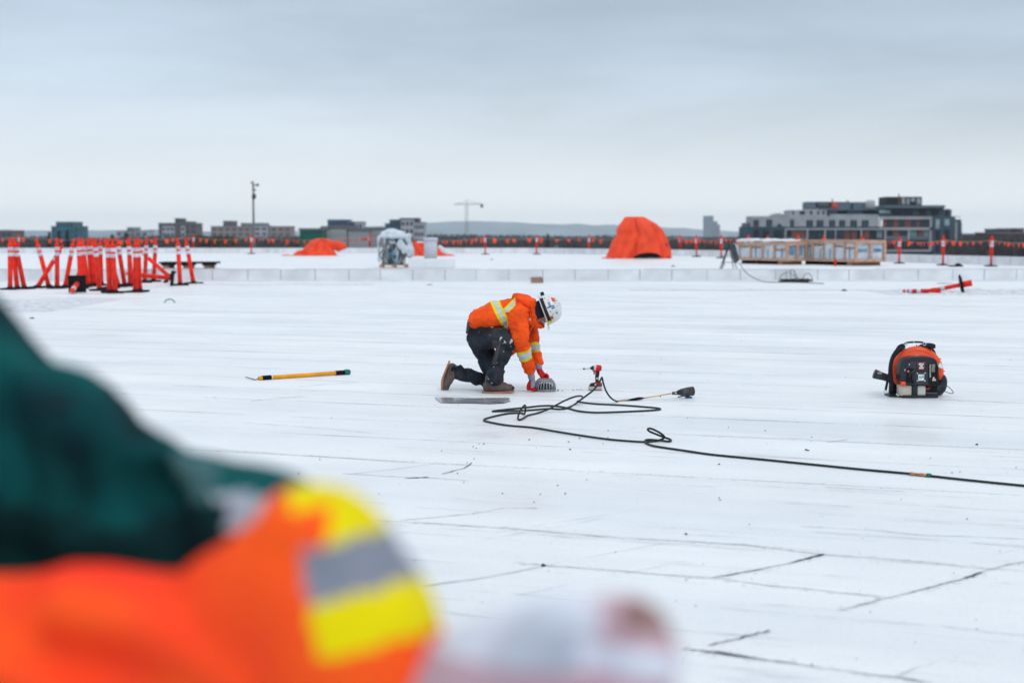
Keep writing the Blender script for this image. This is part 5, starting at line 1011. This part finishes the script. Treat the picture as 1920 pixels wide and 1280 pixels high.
# arms / legs of the body
near_arm = [(W(1060, 350, -.17), .055, .055), (W(1075, 500, -.21), .058, .058), (W(1110, 700, -.175), .045, .045), (W(1155, 850, -.12), .034, .036), (W(1195, 985, -.072), .026, .030)]
far_arm = [(W(1120, 340, .19), .065, .065), (W(1195, 500, .20), .058, .058), (W(1225, 680, .18), .048, .048), (W(1265, 820, .14), .040, .040), (W(1290, 925, .11), .028, .034)]
b.loft(near_arm, 14); b.loft(far_arm, 14)
near_leg = [(W(620, 560, -.08), .07, .07), (W(760, 580, -.14), .07, .07), (W(905, 620, -.20), .05, .055), (W(880, 760, -.20), .045, .045), (W(825, 900, -.19), .045, .045), (W(795, 1040, -.18), .038, .038), (W(785, 1120, -.175), .035, .035)]
far_leg = [(W(620, 590, .08), .07, .07), (W(680, 760, .085), .065, .065), (W(765, 1060, .10), .04, .045), (W(740, 1090, .10), .038, .04), (W(620, 1050, .10), .036, .038), (W(480, 1005, .10), .036, .038), (W(365, 972, .10), .034, .036), (W(310, 955, .10), .03, .032)]
b.loft(near_leg, 16); b.loft(far_leg, 16)
wk = remesh(b, 'person', SKIN, .008, None, 4); wk.location = WO
tag(wk, 'kneeling worker in orange hi-vis jacket, white helmet and dark trousers, holding a drain strainer', 'person')
for sg in (-1, 1):
    MB().ball(H(.088, .032 * sg, .014), (.009, .012, .008), 10, mat=HM_).build('eye', M('eye_white', (0.55, 0.5, 0.48), 0.3), wk, True); MB().ball(H(.095, .032 * sg, .012), (.004, .006, .006), 8, mat=HM_).build('pupil', M('pupil_dark', (0.02, 0.015, 0.01), 0.3), wk, True)
bd = MB(); bd.ball(H(.048, 0, -.082), (.052, .056, .034), 16, mat=HM_); remesh(bd, 'beard', M('dark_beard', (0.08, 0.045, 0.035), 0.9, 0.3, 40), .006, wk, 2, lambda c: .003 * noise.noise(c * 90))
# -- balaclava and hood lining
n_ = MB(); n_.ball(H(-.012, 0, .005), (.103, .084, .108), 20, mat=HM_); n_.loft([(W(1290, 330, 0), .085, .085), (W(1235, 300, 0), .09, .09), (W(1180, 290, 0), .09, .095), (W(1130, 320, 0), .08, .09)], 16)
kn = remesh(n_, 'balaclava', NAVY, .007, wk, 3, lambda c: .006 * noise.noise(c * 22), keep=lambda c: not ((c - H(.1, 0, -.03)).dot(hf) > -.045 and abs((c - hc).dot(hs)) < .062 and -.12 < (c - hc).dot(hu) < .06))
# -- jacket
J = MB()
J.loft([(W(588, 452), .075, .19), (W(645, 400), .105, .20), (W(750, 372), .125, .205), (W(860, 345), .132, .205), (W(980, 325), .130, .195), (W(1060, 325), .120, .195), (W(1130, 330), .10, .17)], 22)
J.loft([(W(960, 400, 0), .10, .19), (W(1000, 520, .03), .10, .16), (W(1010, 640, .05), .075, .15), (W(975, 740, .05), .04, .15), (W(950, 790, .05), .016, .13)], 18)         # front hanging open below the chest
J.loft([(W(1035, 178, 0), .045, .10), (W(1090, 175, 0), .05, .13), (W(1150, 200, 0), .055, .14), (W(1195, 250, 0), .055, .13)], 16)   # hood lying on the neck
J.loft([(W(1200, 190, -.02), .030, .11), (W(1205, 280, -.02), .035, .115), (W(1225, 370, -.02), .035, .11), (W(1240, 425, 0), .03, .10)], 14)
J.loft([(W(1120, 330, 0), .09, .16), (W(1180, 400, 0), .06, .13), (W(1215, 450, 0), .045, .11), (W(1260, 455, 0), .028, .09), (W(1300, 462, .02), .02, .06)], 14)
na = [(W(1045, 320, -.175), .090, .075), (W(1052, 420, -.225), .088, .078), (W(1078, 560, -.235), .076, .072), (W(1108, 690, -.195), .066, .066), (W(1140, 800, -.14), .058, .06), (W(1172, 905, -.10), .048, .05), (W(1183, 945, -.085), .046, .05)]
fa = [(W(1110, 340, .17), .09, .08), (W(1190, 480, .20), .075, .075), (W(1212, 600, .19), .06, .065), (W(1232, 700, .17), .052, .06), (W(1258, 800, .145), .046, .052), (W(1280, 885, .12), .042, .048)]
J.loft(na, 18); J.loft(fa, 16)
def wr_j(c):
    return .014 * noise.noise(Vector((c.x * 10, c.y * 7, c.z * 10))) + .010 * (0.5 - abs(noise.noise(Vector((c.x * 14, c.y * 8, c.z * 20 + 5))))) * 1.9 + .003 * noise.noise(c * 55)
def seg_t(c, a, b):
    d = b - a; L2 = d.length; t_ = (c - a).dot(d) / (L2 * L2); return t_, (c - (a + d * t_)).length, L2
def paint_j(c):
    x = c.x * KS + 830; y = 1180 - c.z * KS
    # sleeves
    for (P0, P1, lo) in ((W(1105, 690, -.18), W(1140, 805, -.14), 0), (W(1222, 675, .175), W(1238, 780, .15), 1)):
        t_, dd, L_ = seg_t(c, P0, P1)
        if dd < .085 and 0 <= t_ <= 1 and (c.y < -.03 if lo == 0 else c.y > .08): return 1 if (t_ < .24 or t_ > .78) else 2
    # waist band and braces on the torso
    if x < 1010 and y < 640 and not (c.y < -.13 and x > 945 and y > 215 + 0):
        u = (x - 790) - (y - 250) * 0.50      # slanted band
        if -12 <= u < 22 or 68 <= u <= 96: return 1
        if 22 <= u < 68: return 2
    if c.y < .02 and y < 330:
        v_ = (x - 880) + (y - 265) * 1.05 
        if 885 < x < 1025 and y < 300 and x - 790 - (y - 250) * .5 > 96:
            if 18 <= v_ < 50 : return 1
            if 50 <= v_ < 92: return 2
            if 92 <= v_ < 112: return 1
    if abs(c.y + .10) < .02 and 1130 < x < 1200 and 280 < y < 420: return 1
    return 0
jk = remesh(J, 'jacket', [HV, YEL, SLV], .0065, wk, 5, wr_j, paint_j)
# collar edge, lacing, snap, zip
MB().tube([W(1228, 165, -.10), W(1215, 230, -.13), W(1198, 298, -.14)], .0085, 8, smooth=4).build('hood_cord', HV, jk, True)
mb = MB(); mb.tube([W(1265, 380, -.085), W(1225, 430, -.11), W(1160, 490, -.125)], .004, 6); mb.tube([W(1240, 450, -.09), W(1200, 540, -.09), W(1185, 600, -.08)], .003, 6, smooth=4); mb.tube([W(1215, 480, -.09), W(1218, 560, -.085), W(1212, 615, -.08)], .003, 6, smooth=4); mb.tube([W(1175, 300, -.14), W(1180, 360, -.145)], .003, 6); mb.build('drawstring', NAVY, jk, True)
MB().ball(W(1180, 384, -.135), (.010, .006, .012), 10).build('snap', SLV, jk, True)
# -- trousers
T = MB()
T.loft([(W(585, 500), .085, .165), (W(640, 470), .11, .17), (W(730, 455), .11, .165), (W(820, 470), .08, .15)], 18)
T.loft([(W(600, 560, -.07), .105, .11), (W(720, 580, -.13), .115, .105), (W(860, 580, -.19), .09, .09), (W(930, 620, -.22), .085, .085), (W(905, 720, -.21), .078, .08), (W(865, 830, -.20), .070, .075), (W(820, 900, -.19), .068, .07), (W(800, 1000, -.18), .075, .072), (W(790, 1045, -.18), .078, .072)], 18)
T.loft([(W(600, 570, .07), .105, .11), (W(660, 700, .08), .105, .10), (W(740, 880, .09), .088, .09), (W(785, 1080, .10), .068, .075), (W(760, 1115, .10), .058, .07), (W(620, 1060, .10), .058, .062), (W(480, 1010, .10), .062, .062), (W(370, 975, .10), .064, .06), (W(345, 970, .10), .062, .058)], 18)
T.loft([(W(860, 960, -.14), .045, .05), (W(870, 1050, -.14), .03, .045)], 12)
def wr_t(c):
    x = c.x * KS + 830; y = 1180 - c.z * KS; k = .008
    base = k * noise.noise(c * 12) + .003 * noise.noise(c * 45)
    if y > 860: base += .016 * math.sin((x * .045 if x < 700 else y * .055) + 4 * noise.noise(c * 7)) * (.6 if x < 700 else .4)
    return base
def paint_t(c):
    x = c.x * KS + 830; y = 1180 - c.z * KS
    if c.y < -.1 and 860 < x < 1000 and 540 < y < 740 and noise.noise(Vector((c.x * 26, c.y * 20, c.z * 20)) + Vector((3, 0, 1))) + .75 * noise.noise(Vector((c.x * 85, c.y * 60, c.z * 55))) > .40: return 1
    if c.y < -.05 and noise.noise(c * 55 + Vector((9, 0, 0))) > .70: return 1
    if c.y < -.13 and 780 < x < 900 and 600 < y < 860 and (x - 780) < (860 - y) * .5 + 45 and x < 880 - (y - 600) * .25: return 2
    return 0
tr = remesh(T, 'trousers', [PANT, M('dried_sealant', (0.55, 0.55, 0.50), 0.6), M('scuffed_cloth', (0.070, 0.065, 0.076), 0.85, 0.3, 8, bump=.4)], .0065, wk, 3, wr_t, paint_t)
MB().ball(W(776, 468, -.185), (.013, .008, .011), 10).build('orange_tag', M('tag_orange', (0.9, 0.35, 0.01), 0.5), tr, True)
mb = MB(); mb.prism([(W(503, 415).x, W(0, 415).z), (W(540, 408).x, W(0, 408).z), (W(538, 500).x, W(0, 500).z), (W(515, 545).x, W(0, 545).z), (W(488, 535).x, W(0, 535).z)], -.12, -.05); mb.build('tool_holster', M('holster', (0.05, 0.055, 0.065), 0.4, 0.4, 9), wk)
mb = MB(); mb.prism([(W(545, 420).x, W(0, 420).z), (W(578, 430).x, W(0, 430).z), (W(560, 510).x, W(0, 510).z), (W(520, 565).x, W(0, 565).z), (W(500, 560).x, W(0, 560).z), (W(535, 500).x, W(0, 500).z)], -.13, -.06); mb.build('leather_pouch', BOOT, wk)
mb = MB(); mb.loft([(W(545, 425), .02, .17), (W(560, 455), .02, .17)], 16); mb.build('belt', NAVY, wk, True)
# -- boots
def boot(fn, name_off):
    B = MB(); B.loft([(fn(.0, .15), .052, .05), (fn(.0, .09), .058, .052), (fn(-.005, .06), .060, .05)], 16, ref=name_off)
    B.loft([(fn(-.048, .052), .046, .042), (fn(.03, .066), .052, .044), (fn(.10, .060), .046, .048), (fn(.145, .052), .038, .048), (fn(.180, .050), .034, .042)], 16, ref=name_off)
    return B
# near foot: flat on the deck
yb = -.175
fn = lambda u, v: W(762 + u * KS, 1180 - v * KS, yb) 
bt = remesh(boot(fn, (0, 1, 0)), 'boot', BOOT, .006, wk, 3, lambda c: .004 * noise.noise(c * 40))
def sole(fn, y0, w_):
    mb = MB(); L_ = []; 
    for i in range(12): a = i / 11; L_.append((-.082 + a * .295, w_ * .80 * (0.72 + .28 * math.sin(a * 2.4) + (.12 * math.sin(a * math.pi * 1.2))) * (1 if 0 < i < 11 else .55)))
    vs = []
    for h_ in (.001, .018):
        for u, w2 in L_: vs.append(fn(u, h_ + (.012 * max(0, (u - .12) / .1)) ** 1) + Vector((0, -w2, 0)))
        for u, w2 in L_[::-1]: vs.append(fn(u, h_ + (.012 * max(0, (u - .12) / .1)) ** 1) + Vector((0, w2, 0)))
    n2 = 24; mb.add(vs, [tuple(range(n2)), tuple(range(2 * n2 - 1, n2 - 1, -1))] + [(i, (i + 1) % n2, (i + 1) % n2 + n2, i + n2) for i in range(n2)]); return mb
sole(fn, 0, .048).build('boot_sole', SOLE, bt); mb = MB(); mb.ball(fn(.185, .048), (.032, .036, .022), 10); mb.build('toe_scuff', M('toe_rubber', (0.035, 0.03, 0.03), 0.5), bt, True)
mb = MB()
for i in range(3): mb.tube([fn(.045 + i * .025, .098 - i * .006) + Vector((0, -.03, 0)), fn(.052 + i * .025, .104 - i * .006), fn(.045 + i * .025, .098 - i * .006) + Vector((0, .03, 0))], .003, 6)
mb.build('lace', M('lace', (0.12, 0.09, 0.07), 0.8), bt)
# far foot: standing on its toes, sole facing back
ax_u = (W(178, 1130) - W(292, 850)).normalized(); ax_v = Vector((-ax_u.z, 0, ax_u.x)); ax_v = ax_v if ax_v.x > 0 else -ax_v; hb = W(292, 850, .10) + ax_u * .085
fn2 = lambda u, v: hb + ax_u * u + ax_v * (v + .022 * (max(0, u - .06) / .12) ** 2)
bt2 = remesh(boot(fn2, (0, 1, 0)), 'boot', BOOT, .006, wk, 3, lambda c: .004 * noise.noise(c * 40)); sole(fn2, 0, .048).build('boot_sole', SOLE, bt2)
# -- gloves with five fingers
def glove(palm, fingers, thumb, paint, name='glove'):
    g = MB(); g.loft(palm, 14)
    for f in fingers: g.loft([(Vector(p_), r_, r_) for p_, r_ in f], 10, smooth=3)
    g.loft([(Vector(p_), r_, r_) for p_, r_ in thumb], 10, smooth=3)
    return remesh(g, name, [GLR, GLG], .0035, wk, 2, None, paint)
# near hand: palm hangs from the wrist, fingers reach down and curl under the strainer rim
palm = [(W(1205, 1035, -.06), .026, .036), (W(1210, 1070, -.055), .033, .044), (W(1205, 1105, -.05), .034, .046), (W(1200, 1125, -.045), .028, .044)]
fing = []
for i, (dy, ln) in enumerate(((-.034, .9), (-.012, 1.0), (.010, .95), (.032, .78))):
    y = -.05 + dy; fing.append([(W(1205, 1120, y), .0115), (W(1190 + i * 3, 1120 + 30 * ln, y), .0115), (W(1205 + i * 6, 1120 + 42 * ln, y + .004), .0105), (W(1245 + i * 6, 1120 + 46 * ln, y + .008), .009)])
th = [(W(1190, 1060, -.075), .014), (W(1168, 1095, -.085), .0135), (W(1160, 1135, -.085), .012), (W(1168, 1158, -.08), .010)]
glove(palm, fing, th, lambda c: 1 if (c.x * KS + 830 > 1196 and 1180 - c.z * KS < 1135 and c.y < -.03) else 0)
MB().loft([(W(1190, 960, -.08), .033, .040), (W(1205, 1030, -.065), .031, .038)], 14).build('glove_cuff', GLG, wk, True)
# far hand: rests on top of the dome, fingers bent over its far shoulder
palm = [(W(1288, 955, .10), .026, .036), (W(1305, 985, .09), .030, .044), (W(1330, 1010, .075), .026, .044), (W(1345, 1022, .07), .020, .040)]
fing = []
for i, (dy, ln) in enumerate(((-.036, .92), (-.013, 1.0), (.010, .95), (.032, .8))):
    y = .07 + dy; fing.append([(W(1340, 1015, y), .0115), (W(1340 + 34 * ln, 1005, y - .01), .0115), (W(1345 + 42 * ln, 1030, y - .02), .0105), (W(1335 + 36 * ln, 1050, y - .03), .009)])
th = [(W(1300, 985, .05), .014), (W(1305, 1015, .03), .013), (W(1330, 1035, .015), .012), (W(1350, 1042, .01), .010)]
glove(palm, fing, th, lambda c: 1 if (c - W(1290, 960, .1)).dot(Vector((.6, 0, .8))) > .022 else 0)
MB().loft([(W(1278, 905, .115), .032, .038), (W(1290, 950, .10), .030, .036)], 14).build('glove_cuff', GLG, wk, True)
# -- helmet
hh = MB(); K_ = 22; rings = []
HW = M('helmet_white', (0.66, 0.68, 0.68), 0.3, 0.05, 12, coat=.3)
prof = [(1.0, .0), (1.0, .03), (.985, .06), (.94, .09), (.84, .12), (.66, .145), (.42, .158), (.15, .163)]
vs = []; fs = []
hb_ = H(-.005, 0, .028)
for r_, z_ in prof:
    for i in range(K_ * 2):
        a = math.pi * i / K_; vs.append(hb_ + hf * (math.cos(a) * .137 * r_) + hs * (math.sin(a) * .112 * r_) + hu * z_)
n2 = K_ * 2
for j in range(len(prof) - 1): fs += [(j * n2 + i, j * n2 + (i + 1) % n2, (j + 1) * n2 + (i + 1) % n2, (j + 1) * n2 + i) for i in range(n2)]
fs += [tuple((len(prof) - 1) * n2 + i for i in range(n2)), tuple(range(n2))]
hh.add(vs, fs); hel = hh.build('helmet', HW, wk, True)
bm_ = MB(); vs = []
for z_ in (-.004, .004):
    for i in range(n2):
        a = math.pi * i / K_; e = 1.10 + .22 * max(0, math.cos(a)) ** 4; vs.append(hb_ + hf * (math.cos(a) * .137 * e) + hs * (math.sin(a) * .112 * min(e, 1.12)) + hu * (z_ + .004 - .02 * max(0, math.cos(a)) ** 4))
bm_.add(vs, [tuple(range(n2)), tuple(range(n2, 2 * n2))] + [(i, (i + 1) % n2, (i + 1) % n2 + n2, i + n2) for i in range(n2)]); bm_.build('brim', M('brim_cream', (0.60, 0.60, 0.55), 0.35), hel)
for s_ in (-.035, 0, .035):
    mb = MB(); mb.tube([hb_ + hf * (math.cos(a) * .112) + hs * s_ + hu * (.03 + math.sin(a) * .134) for a in [R(15 + k * 10) for k in range(16)]], .006 if s_ == 0 else .004, 8); mb.build('ridge', HW, hel, True)
def hpt(a_deg, el, off=.0015):
    a = R(a_deg); e = R(el); r_ = math.cos(e); return hb_ + hf * (math.cos(a) * .137 * r_) * 1.02 + hs * (math.sin(a) * .112 * r_) * 1.02 + hu * (math.sin(e) * .163 * 1.01)
side = 90 if hs.y < 0 else -90
def patch(name, a0, a1, e0, e1, m, lift=1.012, rnd=False):
    mb = MB(); vs = []; n3 = 6
    for j in range(n3 + 1):
        for i in range(n3 + 1):
            a = R(side) + R(a0 + (a1 - a0) * i / n3) * (1 if side > 0 else -1); e = R(e0 + (e1 - e0) * j / n3); rr = None
            zz = math.sin(e) * .163; 
            # radius of the profile at this height
            for (r1, z1), (r2, z2) in zip(prof, prof[1:]):
                if z1 <= zz <= z2: rr = r1 + (r2 - r1) * (zz - z1) / (z2 - z1)
            rr = rr or .15
            vs.append(hb_ + (hf * (math.cos(a) * .137 * rr) + hs * (math.sin(a) * .112 * rr)) * lift + hu * (zz * 1.006))
    fs = [(j * (n3 + 1) + i, j * (n3 + 1) + i + 1, (j + 1) * (n3 + 1) + i + 1, (j + 1) * (n3 + 1) + i) for j in range(n3) for i in range(n3)]
    if rnd: fs = [f for k_, f in enumerate(fs) if not ((k_ % n3 in (0, n3 - 1)) and (k_ // n3 in (0, n3 - 1)))]
    mb.add(vs, fs); return mb.build(name, m, hel, True)
patch('head_band', -62, 52, 3, 14, M('band_black', (0.02, 0.022, 0.025), 0.5), 1.02)
patch('red_sticker', 18, 42, 42, 58, M('sticker_red', (0.70, 0.09, 0.05), 0.5, 0.3, 60)); patch('green_sticker', -42, -26, 38, 50, M('sticker_green', (0.02, 0.28, 0.20), 0.5, 0.4, 60, c2=(0.5, .6, .55)), 1.013, True)
patch('blue_sticker', 2, 22, 24, 32, M('sticker_blue', (0.03, 0.12, 0.32), 0.5, 0.6, 80, c2=(.5, .55, .6))); patch('blue_sticker', -12, -4, 30, 44, M('sticker_sky', (0.06, 0.28, 0.50), 0.5)); patch('dark_sticker', -2, 2, 16, 44, MATS['band_black'])
for a0_, e0_, w_ in ((-20, 20, 5), (30, 28, 4), (40, 18, 6), (-34, 26, 4), (8, 50, 5), (-8, 56, 4), (46, 34, 3), (24, 62, 6)): patch('scuff_mark', a0_, a0_ + w_, e0_, e0_ + 3.5, M('mark_dark', (0.10, 0.13, 0.18), 0.6), 1.014)
patch('yellow_tag', -72, -52, 2, 12, M('tag_yellow', (0.75, 0.62, 0.03), 0.5), 1.06); patch('orange_tag', -52, -36, 14, 24, M('tag_rust', (0.45, 0.13, 0.03), 0.5), 1.03)
lm = MB(); c_ = hpt(180, 14); lm.ball(c_, (.018, .02, .02), 10); lm.build('lamp_bracket', MATS['band_black'], hel, True)
lm = MB(); c_ = hb_ - hf * .145 + hu * .045; lm.box(-.022, .022, -.022, .022, -.016, .016, mat=Matrix.Translation(c_) @ HM_.to_4x4(), bev=.004); lm.build('head_lamp', MATS['band_black'], hel)
MB().tube([H(.085, -.07, -.01), H(.105, -.03, -.005), H(.112, 0, -.003), H(.105, .03, -.005), H(.085, .07, -.01)], .005, 6, smooth=3).build('safety_glasses', M('clear_visor', (0.5, 0.53, 0.55), 0.2), wk, True)

# -- cast drain strainer under the hands
dm = thing('drain_strainer', 'grey domed slotted drain strainer held by the kneeling worker', 'drain strainer', WO + Vector(((1352 - 830) / KS, .03, 0)))
IR = M('cast_grey', (0.27, 0.28, 0.30), 0.5, 0.15, 20, metal=.2)
mb = MB(); mb.lathe([(.100, .002), (.104, .010), (.100, .020), (.092, .018)], 32); 
for i in range(22):
    a = 2 * math.pi * i / 22; P_ = [(math.cos(a) * .098 * r_, math.sin(a) * .098 * r_, z_) for r_, z_ in ((1.0, .012), (.97, .045), (.88, .075), (.72, .098), (.55, .112))]; mb.tube(P_, .0062, 6)
mb.lathe([(.080, .084), (.068, .102), (.045, .115), (.005, .122)], 28); mb.build('dome', IR, dm, True)
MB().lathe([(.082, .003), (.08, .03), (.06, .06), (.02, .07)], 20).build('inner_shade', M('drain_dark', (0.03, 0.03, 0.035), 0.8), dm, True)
mb = MB()
for i in range(26): a = random.uniform(0, 6.28); r_ = random.uniform(.11, .14); mb.ball((math.cos(a) * r_, math.sin(a) * r_, .004), (.004, .004, .003), 6)
tag(mb.build('drain_grit', MATS['bitumen'], loc=dm.location), kind='stuff')

# ================================================================ BLURRED PERSON CLOSE TO THE LENS
TE = M('dark_green_jacket', (0.004, 0.115, 0.112), 0.8, 0.5, 6.5, c2=(0.003, 0.014, 0.020), bump=.2, spec=.05); HV2 = M('fluorescent_orange', (1.0, 0.125, 0.014), 0.8, 0.22, 5.0, c2=(0.94, 0.050, 0.022), spec=.05); BL2 = M('pale_glove', (0.60, 0.63, 0.72), 0.7, 0.1, 6); PK = M('brown_skin', (0.27, 0.16, 0.15), 0.6, 0.2, 8)
b = MB()
hpx = D(-330, 170, 1.5)
b.loft([(Vector((-.78, 1.5, .93)), .13, .17), (Vector((-.76, 1.5, 1.15)), .12, .17), (Vector((-.72, 1.48, 1.34)), .11, .19), (Vector((-.70, 1.46, 1.42)), .08, .14)], 16)
b.loft([(Vector((-.72, 1.46, 1.40)), .06, .06), (Vector((-.78, 1.46, 1.54)), .055, .055)], 12); b.ball((-.83, 1.46, 1.62), (.095, .075, .12), 18); b.ball((-.78, 1.46, 1.56), (.05, .05, .05), 12); b.loft([(Vector((-.74, 1.46, 1.63)), .01, .01), (Vector((-.72, 1.46, 1.60)), .015, .015)], 8)
for y in (1.38, 1.54): b.loft([(Vector((-.78, y, .92)), .10, .09), (Vector((-.74, y, .5)), .065, .065), (Vector((-.80, y, .1)), .045, .045)], 14); b.loft([(Vector((-.82, y, .04)), .03, .04), (Vector((-.66, y, .03)), .025, .045)], 12)
fa2 = [D(-160, 780, 1.42), D(120, 900, 1.36), D(330, 960, 1.3), D(500, 990, 1.24)]
b.loft([(fa2[0], .05, .05), (fa2[1], .045, .045), (D(270, 980, 1.33), .036, .036), (D(430, 1000, 1.28), .024, .024)], 12)
na2 = [D(-260, 1120, 1.22), D(150, 1260, 1.14), D(520, 1200, 1.06), D(700, 1260, 1.02), D(860, 1290, 1.0)]
b.loft([(na2[0], .055, .055), (na2[1], .05, .05), (na2[2], .045, .045), (na2[3], .04, .04), (na2[4], .032, .035)], 12)
fp = remesh(b, 'person', PK, .014, None, 4)
tag(fp, 'out-of-focus person at lower left in dark green jacket and orange hi-vis, pale glove reaching right', 'person')
j2 = MB(); s13 = 1.34 / FPX
j2.loft([(Vector((-.78, 1.5, .88)), .17, .21), (Vector((-.76, 1.5, 1.12)), .16, .21), (Vector((-.73, 1.48, 1.32)), .14, .22), (Vector((-.70, 1.46, 1.43)), .10, .15)], 18)
j2.loft([(D(-260, 700, 1.42), .13, .13), (D(-40, 880, 1.40), .118, .12), (D(120, 915, 1.36), .094, .10), (D(250, 965, 1.33), .075, .09), (D(330, 970, 1.31), .074, .085), (D(400, 980, 1.3), .066, .08), (D(480, 995, 1.27), .052, .065), (D(560, 1000, 1.24), .044, .05)], 22)
j2.loft([(D(226, 786, 1.33), .015, .08), (D(255, 860, 1.31), .03, .09), (D(270, 960, 1.3), .02, .07)], 12); j2.loft([(D(105, 722, 1.36), .018, .08), (D(160, 850, 1.33), .03, .1), (D(160, 980, 1.3), .02, .07)], 12); j2.loft([(D(345, 845, 1.3), .016, .06), (D(395, 910, 1.27), .024, .07), (D(400, 1000, 1.26), .016, .05)], 12)
j2.loft([(D(-120, 640, 1.42), .07, .08), (D(-30, 700, 1.38), .050, .08), (D(0, 780, 1.36), .03, .06)], 12)
j2.loft([(D(-30, 1060, 1.36), .06, .09), (D(200, 1060, 1.34), .05, .08), (D(430, 1040, 1.3), .03, .06)], 12)
remesh(j2, 'jacket', [TE, M('paint_splash', (0.30, 0.33, 0.38), 0.7), M('faded_splash', (0.045, 0.12, 0.125), 0.8, .3, 20), M('jacket_shade', (0.005, 0.045, 0.048), 0.85, .4, 9, c2=(0.004, 0.018, 0.022), spec=.05)], .012, fp, 3, lambda c: .020 * noise.noise(c * 9) + .022 * (.3 - abs(noise.noise(Vector((c.x * 16 + c.z * 6, c.y * 6, c.z * 4))))), lambda c: 1 if c.y < 1.3 and ((c - D(462, 968, c.y)).length < .021 + .010 * noise.noise(c * 60) or (c - D(425, 935, c.y)).length < .008) else 2 if c.y < 1.3 and (c - D(375, 885, c.y)).length < .022 + .014 * noise.noise(c * 50) else 3 if c.z < D(0, 905, 1.33).z - .05 * max(0, c.x + .30) + .035 * noise.noise(c * 11) else 0)  # deep shade on the lower jacket is painted into the cloth colour
o2 = MB()
o2.loft([(D(-330, 1200, 1.20), .10, .09), (D(-40, 1295, 1.16), .097, .08), (D(220, 1275, 1.12), .092, .08), (D(410, 1260, 1.09), .082, .075), (D(560, 1175, 1.06), .086, .07), (D(640, 1180, 1.03), .082, .065), (D(735, 1290, 1.01), .056, .055)], 20)
o2.loft([(D(560, 1000, 1.05), .028, .04), (D(640, 1010, 1.03), .036, .045), (D(690, 1110, 1.02), .042, .05), (D(730, 1230, 1.01), .042, .05), (D(760, 1330, 1.0), .040, .045)], 16)
vest = lambda c: (c.x * FPX / c.y + 960, 0)
def paint2(c):
    # bands wrapped round the drooping elbow, measured along the forearm axis
    a = D(628, 925, 1.03); b_ = D(722, 1330, 1.0); d_ = (b_ - a); L_ = d_.length; d_.normalize(); t_ = (c - a).dot(d_) / L_; side_ = (c - a - d_ * (c - a).dot(d_)); x_ = side_.x
    if x_ < -.030 : return 0
    if t_ < .22 and x_ > -.03 + .0: return 1 if x_ > -.012 + (.08 - t_ * .3) * .2 or t_ < .05 else 0
    if .22 <= t_ < .46: return 2
    if .46 <= t_ < .70: return 1
    return 0
o2.loft([(D(120, 1135, 1.07), .02, .03), (D(300, 1180, 1.04), .024, .03), (D(470, 1290, 1.02), .02, .03)], 12); o2.loft([(D(-60, 1210, 1.08), .02, .03), (D(60, 1270, 1.06), .022, .03), (D(200, 1330, 1.04), .02, .03)], 12)
remesh(o2, 'hi_vis_sleeve', [HV2, M('band_yellow', (0.80, 0.66, 0.004), 0.6, .12, 12, spec=.05), M('band_grey', (0.22, 0.24, 0.30), 0.4)], .0055, fp, 5, lambda c: .012 * noise.noise(c * 11) + .008 * (.3 - abs(noise.noise(c * 9))), paint2)
hgp = MB(); hgp.loft([(D(790, 1340, .99), .036, .04), (D(900, 1275, .98), .042, .048), (D(1010, 1252, .97), .046, .05), (D(1100, 1245, .96), .040, .045)], 16)
for i, (x0, y0, x1, y1, x2, y2, yd) in enumerate(((1090, 1165, 1180, 1150, 1230, 1185, .95), (1100, 1195, 1195, 1190, 1245, 1225, .93), (1100, 1235, 1185, 1245, 1235, 1270, .92), (1085, 1270, 1160, 1290, 1205, 1320, .92))):
    hgp.loft([(D(x0, y0, .96), .014, .014), (D(x1, y1, yd), .0135, .0135), (D(x2, y2, yd - .01), .012, .012), (D(x2 - 5, y2 + 55, yd), .010, .010)], 10)
hgp.loft([(D(960, 1225, .94), .018, .018), (D(1030, 1160, .91), .015, .015), (D(1110, 1165, .90), .012, .012)], 10)
remesh(hgp, 'glove', [BL2, PK, M('pink_lining', (0.50, 0.34, 0.39), 0.8)], .005, fp, 2, None, lambda c: 1 if (c - D(1222, 1180, .94)).length < .026 or (c.z < D(1000, 1268, .96).z and c.x > D(1060, 1268, .96).x) else 2 if (c - D(1150, 1150, .94)).length < .024 or (c - D(1225, 1180, .94)).length < .032 or c.z < D(1000, 1222, .96).z else 0)
MB().ball((-.85, 1.46, 1.67), (.125, .11, .11), 18).build('helmet', HW, fp, True)
tr2 = MB(); tr2.loft([(Vector((-.78, 1.5, .93)), .16, .20), (Vector((-.78, 1.5, .85)), .15, .19)], 16)
for y in (1.38, 1.55): tr2.loft([(Vector((-.78, y, .85)), .12, .10), (Vector((-.74, y, .5)), .085, .085), (Vector((-.80, y, .12)), .07, .07)], 14)
remesh(tr2, 'trousers', PANT, .015, fp, 3)
for y in (1.38, 1.55): mb = MB(); mb.loft([(Vector((-.84, y, .055)), .045, .05), (Vector((-.74, y, .055)), .045, .05), (Vector((-.60, y, .04)), .032, .05)], 14); mb.build('boot', BOOT, fp, True)

# ================================================================ AIR
hz_ = MB(); hz_.box(-9800, 9800, -2100, 8600, -14.6, 110)
hm = bpy.data.materials.new('air_haze'); hm.use_nodes = True; t_ = hm.node_tree
for n_d in list(t_.nodes):
    if n_d.type == 'BSDF_PRINCIPLED': t_.nodes.remove(n_d)
pv = t_.nodes.new('ShaderNodeVolumePrincipled'); pv.inputs['Density'].default_value = HAZE; pv.inputs['Color'].default_value = (0.86, 0.95, 1.0, 1); pv.inputs['Anisotropy'].default_value = 0.0
t_.links.new(pv.outputs[0], t_.nodes['Material Output'].inputs['Volume'])
tag(hz_.build('haze', hm), kind='stuff')
